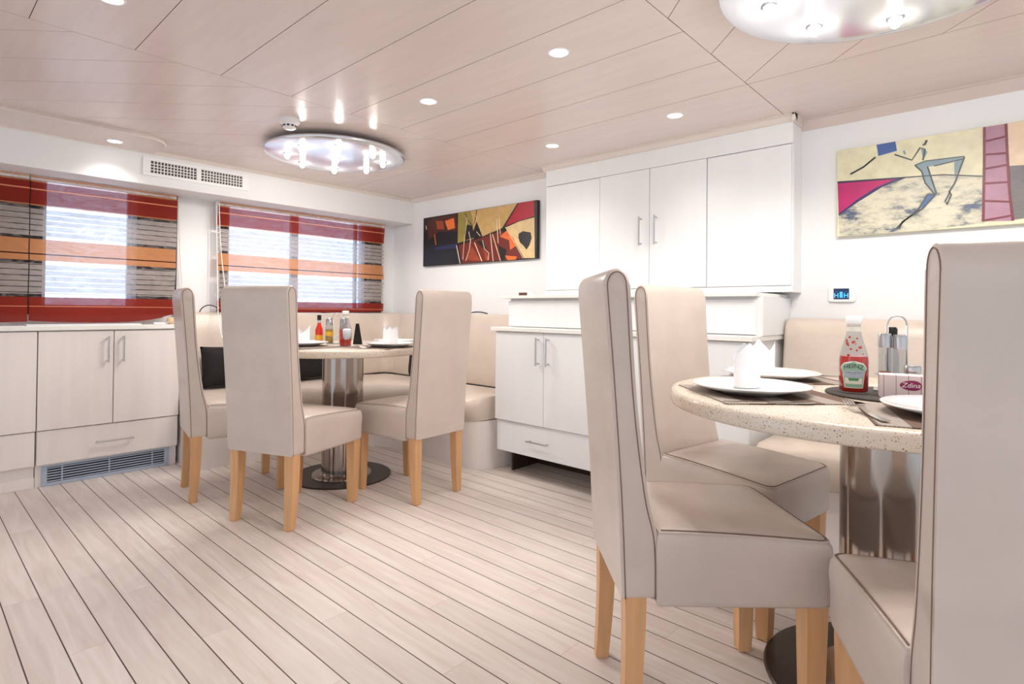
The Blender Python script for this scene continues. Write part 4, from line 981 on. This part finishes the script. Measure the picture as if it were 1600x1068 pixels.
bm = bmesh.new(); lathe(bm, [(.015, 0), (.016, .003), (.016, .09), (.010, .12), (.0085, .145)], 24); build('bottle_glass', bm, 'clear_glass', t, smooth=True, angle=50)
bm = bmesh.new(); lathe(bm, [(.014, .003), (.0145, .004), (.0145, .04), (.004, .042)], 24); build('vinegar', bm, 'pepper', t, smooth=True)
bm = bmesh.new(); lathe(bm, [(.011, .145), (.012, .148), (.013, .166), (.009, .172), (.002, .172)], 20); build('stopper', bm, 'black', t, smooth=True, angle=40)
shaker(*at(CX, CY, CA, .035, -.058), 'short wide glass jar with steel lid behind the small carton', .007, .0185, .078, 'pepper', .035, 'jar')
bx = thing('sachet_box', 'pinkish planked carton with a magenta oval logo beside the ketchup bottle', 'box', (-.222, 1.742, ZT+.007), math.radians(12))
bm = bmesh.new(); box(bm, -.062, .062, -.028, .028, 0, .058, .001); bb = build('carton', bm, 'box_planks', bx)
bm = bmesh.new()
prism(bm, [(.004+.023*math.cos(a), .034+.0125*math.sin(a)*(1+.15*math.cos(a))) for a in [2*PI*k/32 for k in range(32)]], lambda u, v, d: (u, -.028-d, v), -.0005, .0006, 0)
text_into(bm, 'Zdina', .017, lambda u, v: (u+.004, -.0288, v+.034), 1, 1.0, .25)
build('logo', bm, ['logo_magenta', 'logo_white'], bb)

# far left table
LX, LY = -3.04, 1.825
placemat(-3.03, 1.56, math.radians(8), .40, .30, 'striped brown placemat at the near side of the far left table')
plate(-3.085, 1.585, 'white dinner plate on the far left table beside the broad-backed chair', r=.145)
napkin(-3.085, 1.59, .45, 'white two-peaked napkin standing on the plate beside the broad-backed chair', w=.085, h=.112, peaks=2, dip=.05)
placemat(-2.76, 1.93, math.radians(-70), .40, .30, 'striped brown placemat at the right side of the far left table')
plate(-2.715, 1.93, 'white dinner plate on the far left table in front of the right chair back', r=.145)
napkin(-2.73, 1.945, .6, 'white many-peaked napkin standing on the plate in front of the right chair back', w=.088, h=.108, peaks=8, dip=.022)
plate(-2.98, 2.16, 'white dinner plate at the window side of the far left table', r=.135, z=0)
ketchup(-2.945, 1.78, math.atan2(1.78, -2.945)-PI/2, 'red sauce bottle with white cap on the far left table', .0, False)
t = thing('hot_sauce_bottle', 'small red hot sauce bottle with black cap on the far left table', 'bottle', (-3.285, 1.80, ZT))
bm = bmesh.new(); lathe(bm, [(.022, 0), (.024, .004), (.024, .085), (.018, .10), (.011, .118), (.0105, .145)], 28); build('bottle_body', bm, 'hot_sauce', t, smooth=True, angle=50)
bm = bmesh.new(); lathe(bm, [(.0108, .122), (.0108, .146)], 24); build('neck_foil', bm, 'label_grey', t, smooth=True)
bm = bmesh.new(); lathe(bm, [(.0125, .146), (.013, .150), (.012, .176), (.003, .178)], 20); build('cap', bm, 'black', t, smooth=True, angle=40)
bm = bmesh.new(); lathe(bm, [(.0243, .022), (.0243, .052)], 28, cap0=False, cap1=False); build('label', bm, 'label_yellow', t, smooth=True)
stand(-3.165, 1.85, .75, 'steel wire condiment stand with arched handle on the far left table', 0, .195)
def cruet(x, y, fill, lab, lb):
    t = thing('oil_cruet', lab, 'cruet', (x, y, ZT+.004))
    bm = bmesh.new(); lathe(bm, [(.022, 0), (.024, .003), (.024, .10), (.014, .118)], 24); build('bottle_glass', bm, 'clear_glass', t, smooth=True, angle=50)
    bm = bmesh.new(); lathe(bm, [(.021, .003), (.0225, .004), (.0225, .086), (.004, .088)], 24); build('contents', bm, fill, t, smooth=True, angle=50)
    bm = bmesh.new(); lathe(bm, [(.0205, .110), (.022, .114), (.022, .146), (.016, .154), (.003, .156)], 24); build('cap', bm, 'steel', t, smooth=True, angle=40)
    bm = bmesh.new(); lathe(bm, [(.0245, .045), (.0245, .072)], 24, cap0=False, cap1=False); build('label', bm, lb, t, smooth=True)
cruet(-3.200, 1.822, 'oil', 'glass cruet of yellow oil with steel cap in the stand on the far left table', 'label_yellow')
cruet(-3.130, 1.878, 'pepper', 'glass cruet with white label and steel cap in the stand on the far left table', 'label_white')
t = thing('stemmed_glass', 'small stemmed glass filled with white before the red sauce bottle', 'glass', (-2.855, 1.735, ZT))
bm = bmesh.new(); lathe(bm, [(.024, 0), (.023, .003), (.006, .008), (.005, .03), (.014, .042), (.021, .056), (.024, .10)], 28, cap1=False); build('bowl', bm, 'clear_glass', t, smooth=True)
bm = bmesh.new(); lathe(bm, [(.012, .043), (.020, .057), (.0235, .099), (.016, .104), (.003, .105)], 24); build('filling', bm, 'napkin', t, smooth=True)
bm = bmesh.new(); prism(bm, [(-.028, 0), (.030, 0), (.012, .128), (-.006, .128)], lambda u, v, d: (u, d-(v*.12), v), -.004, .004); o = build('menu_card', bm, 'black_cloth'); o.location = (-3.045, 1.925, ZT); o.rotation_euler = (0, 0, .7); tag(o, 'dark folded card standing behind the red sauce bottle of the far left table', 'card')
knife(-2.93, 1.40, math.radians(62), 'steel knife at the near rim of the far left table', z=.0)
fork(-2.80, 1.62, math.radians(40), 'steel fork crossing towards the right plate of the far left table', z=.0026)
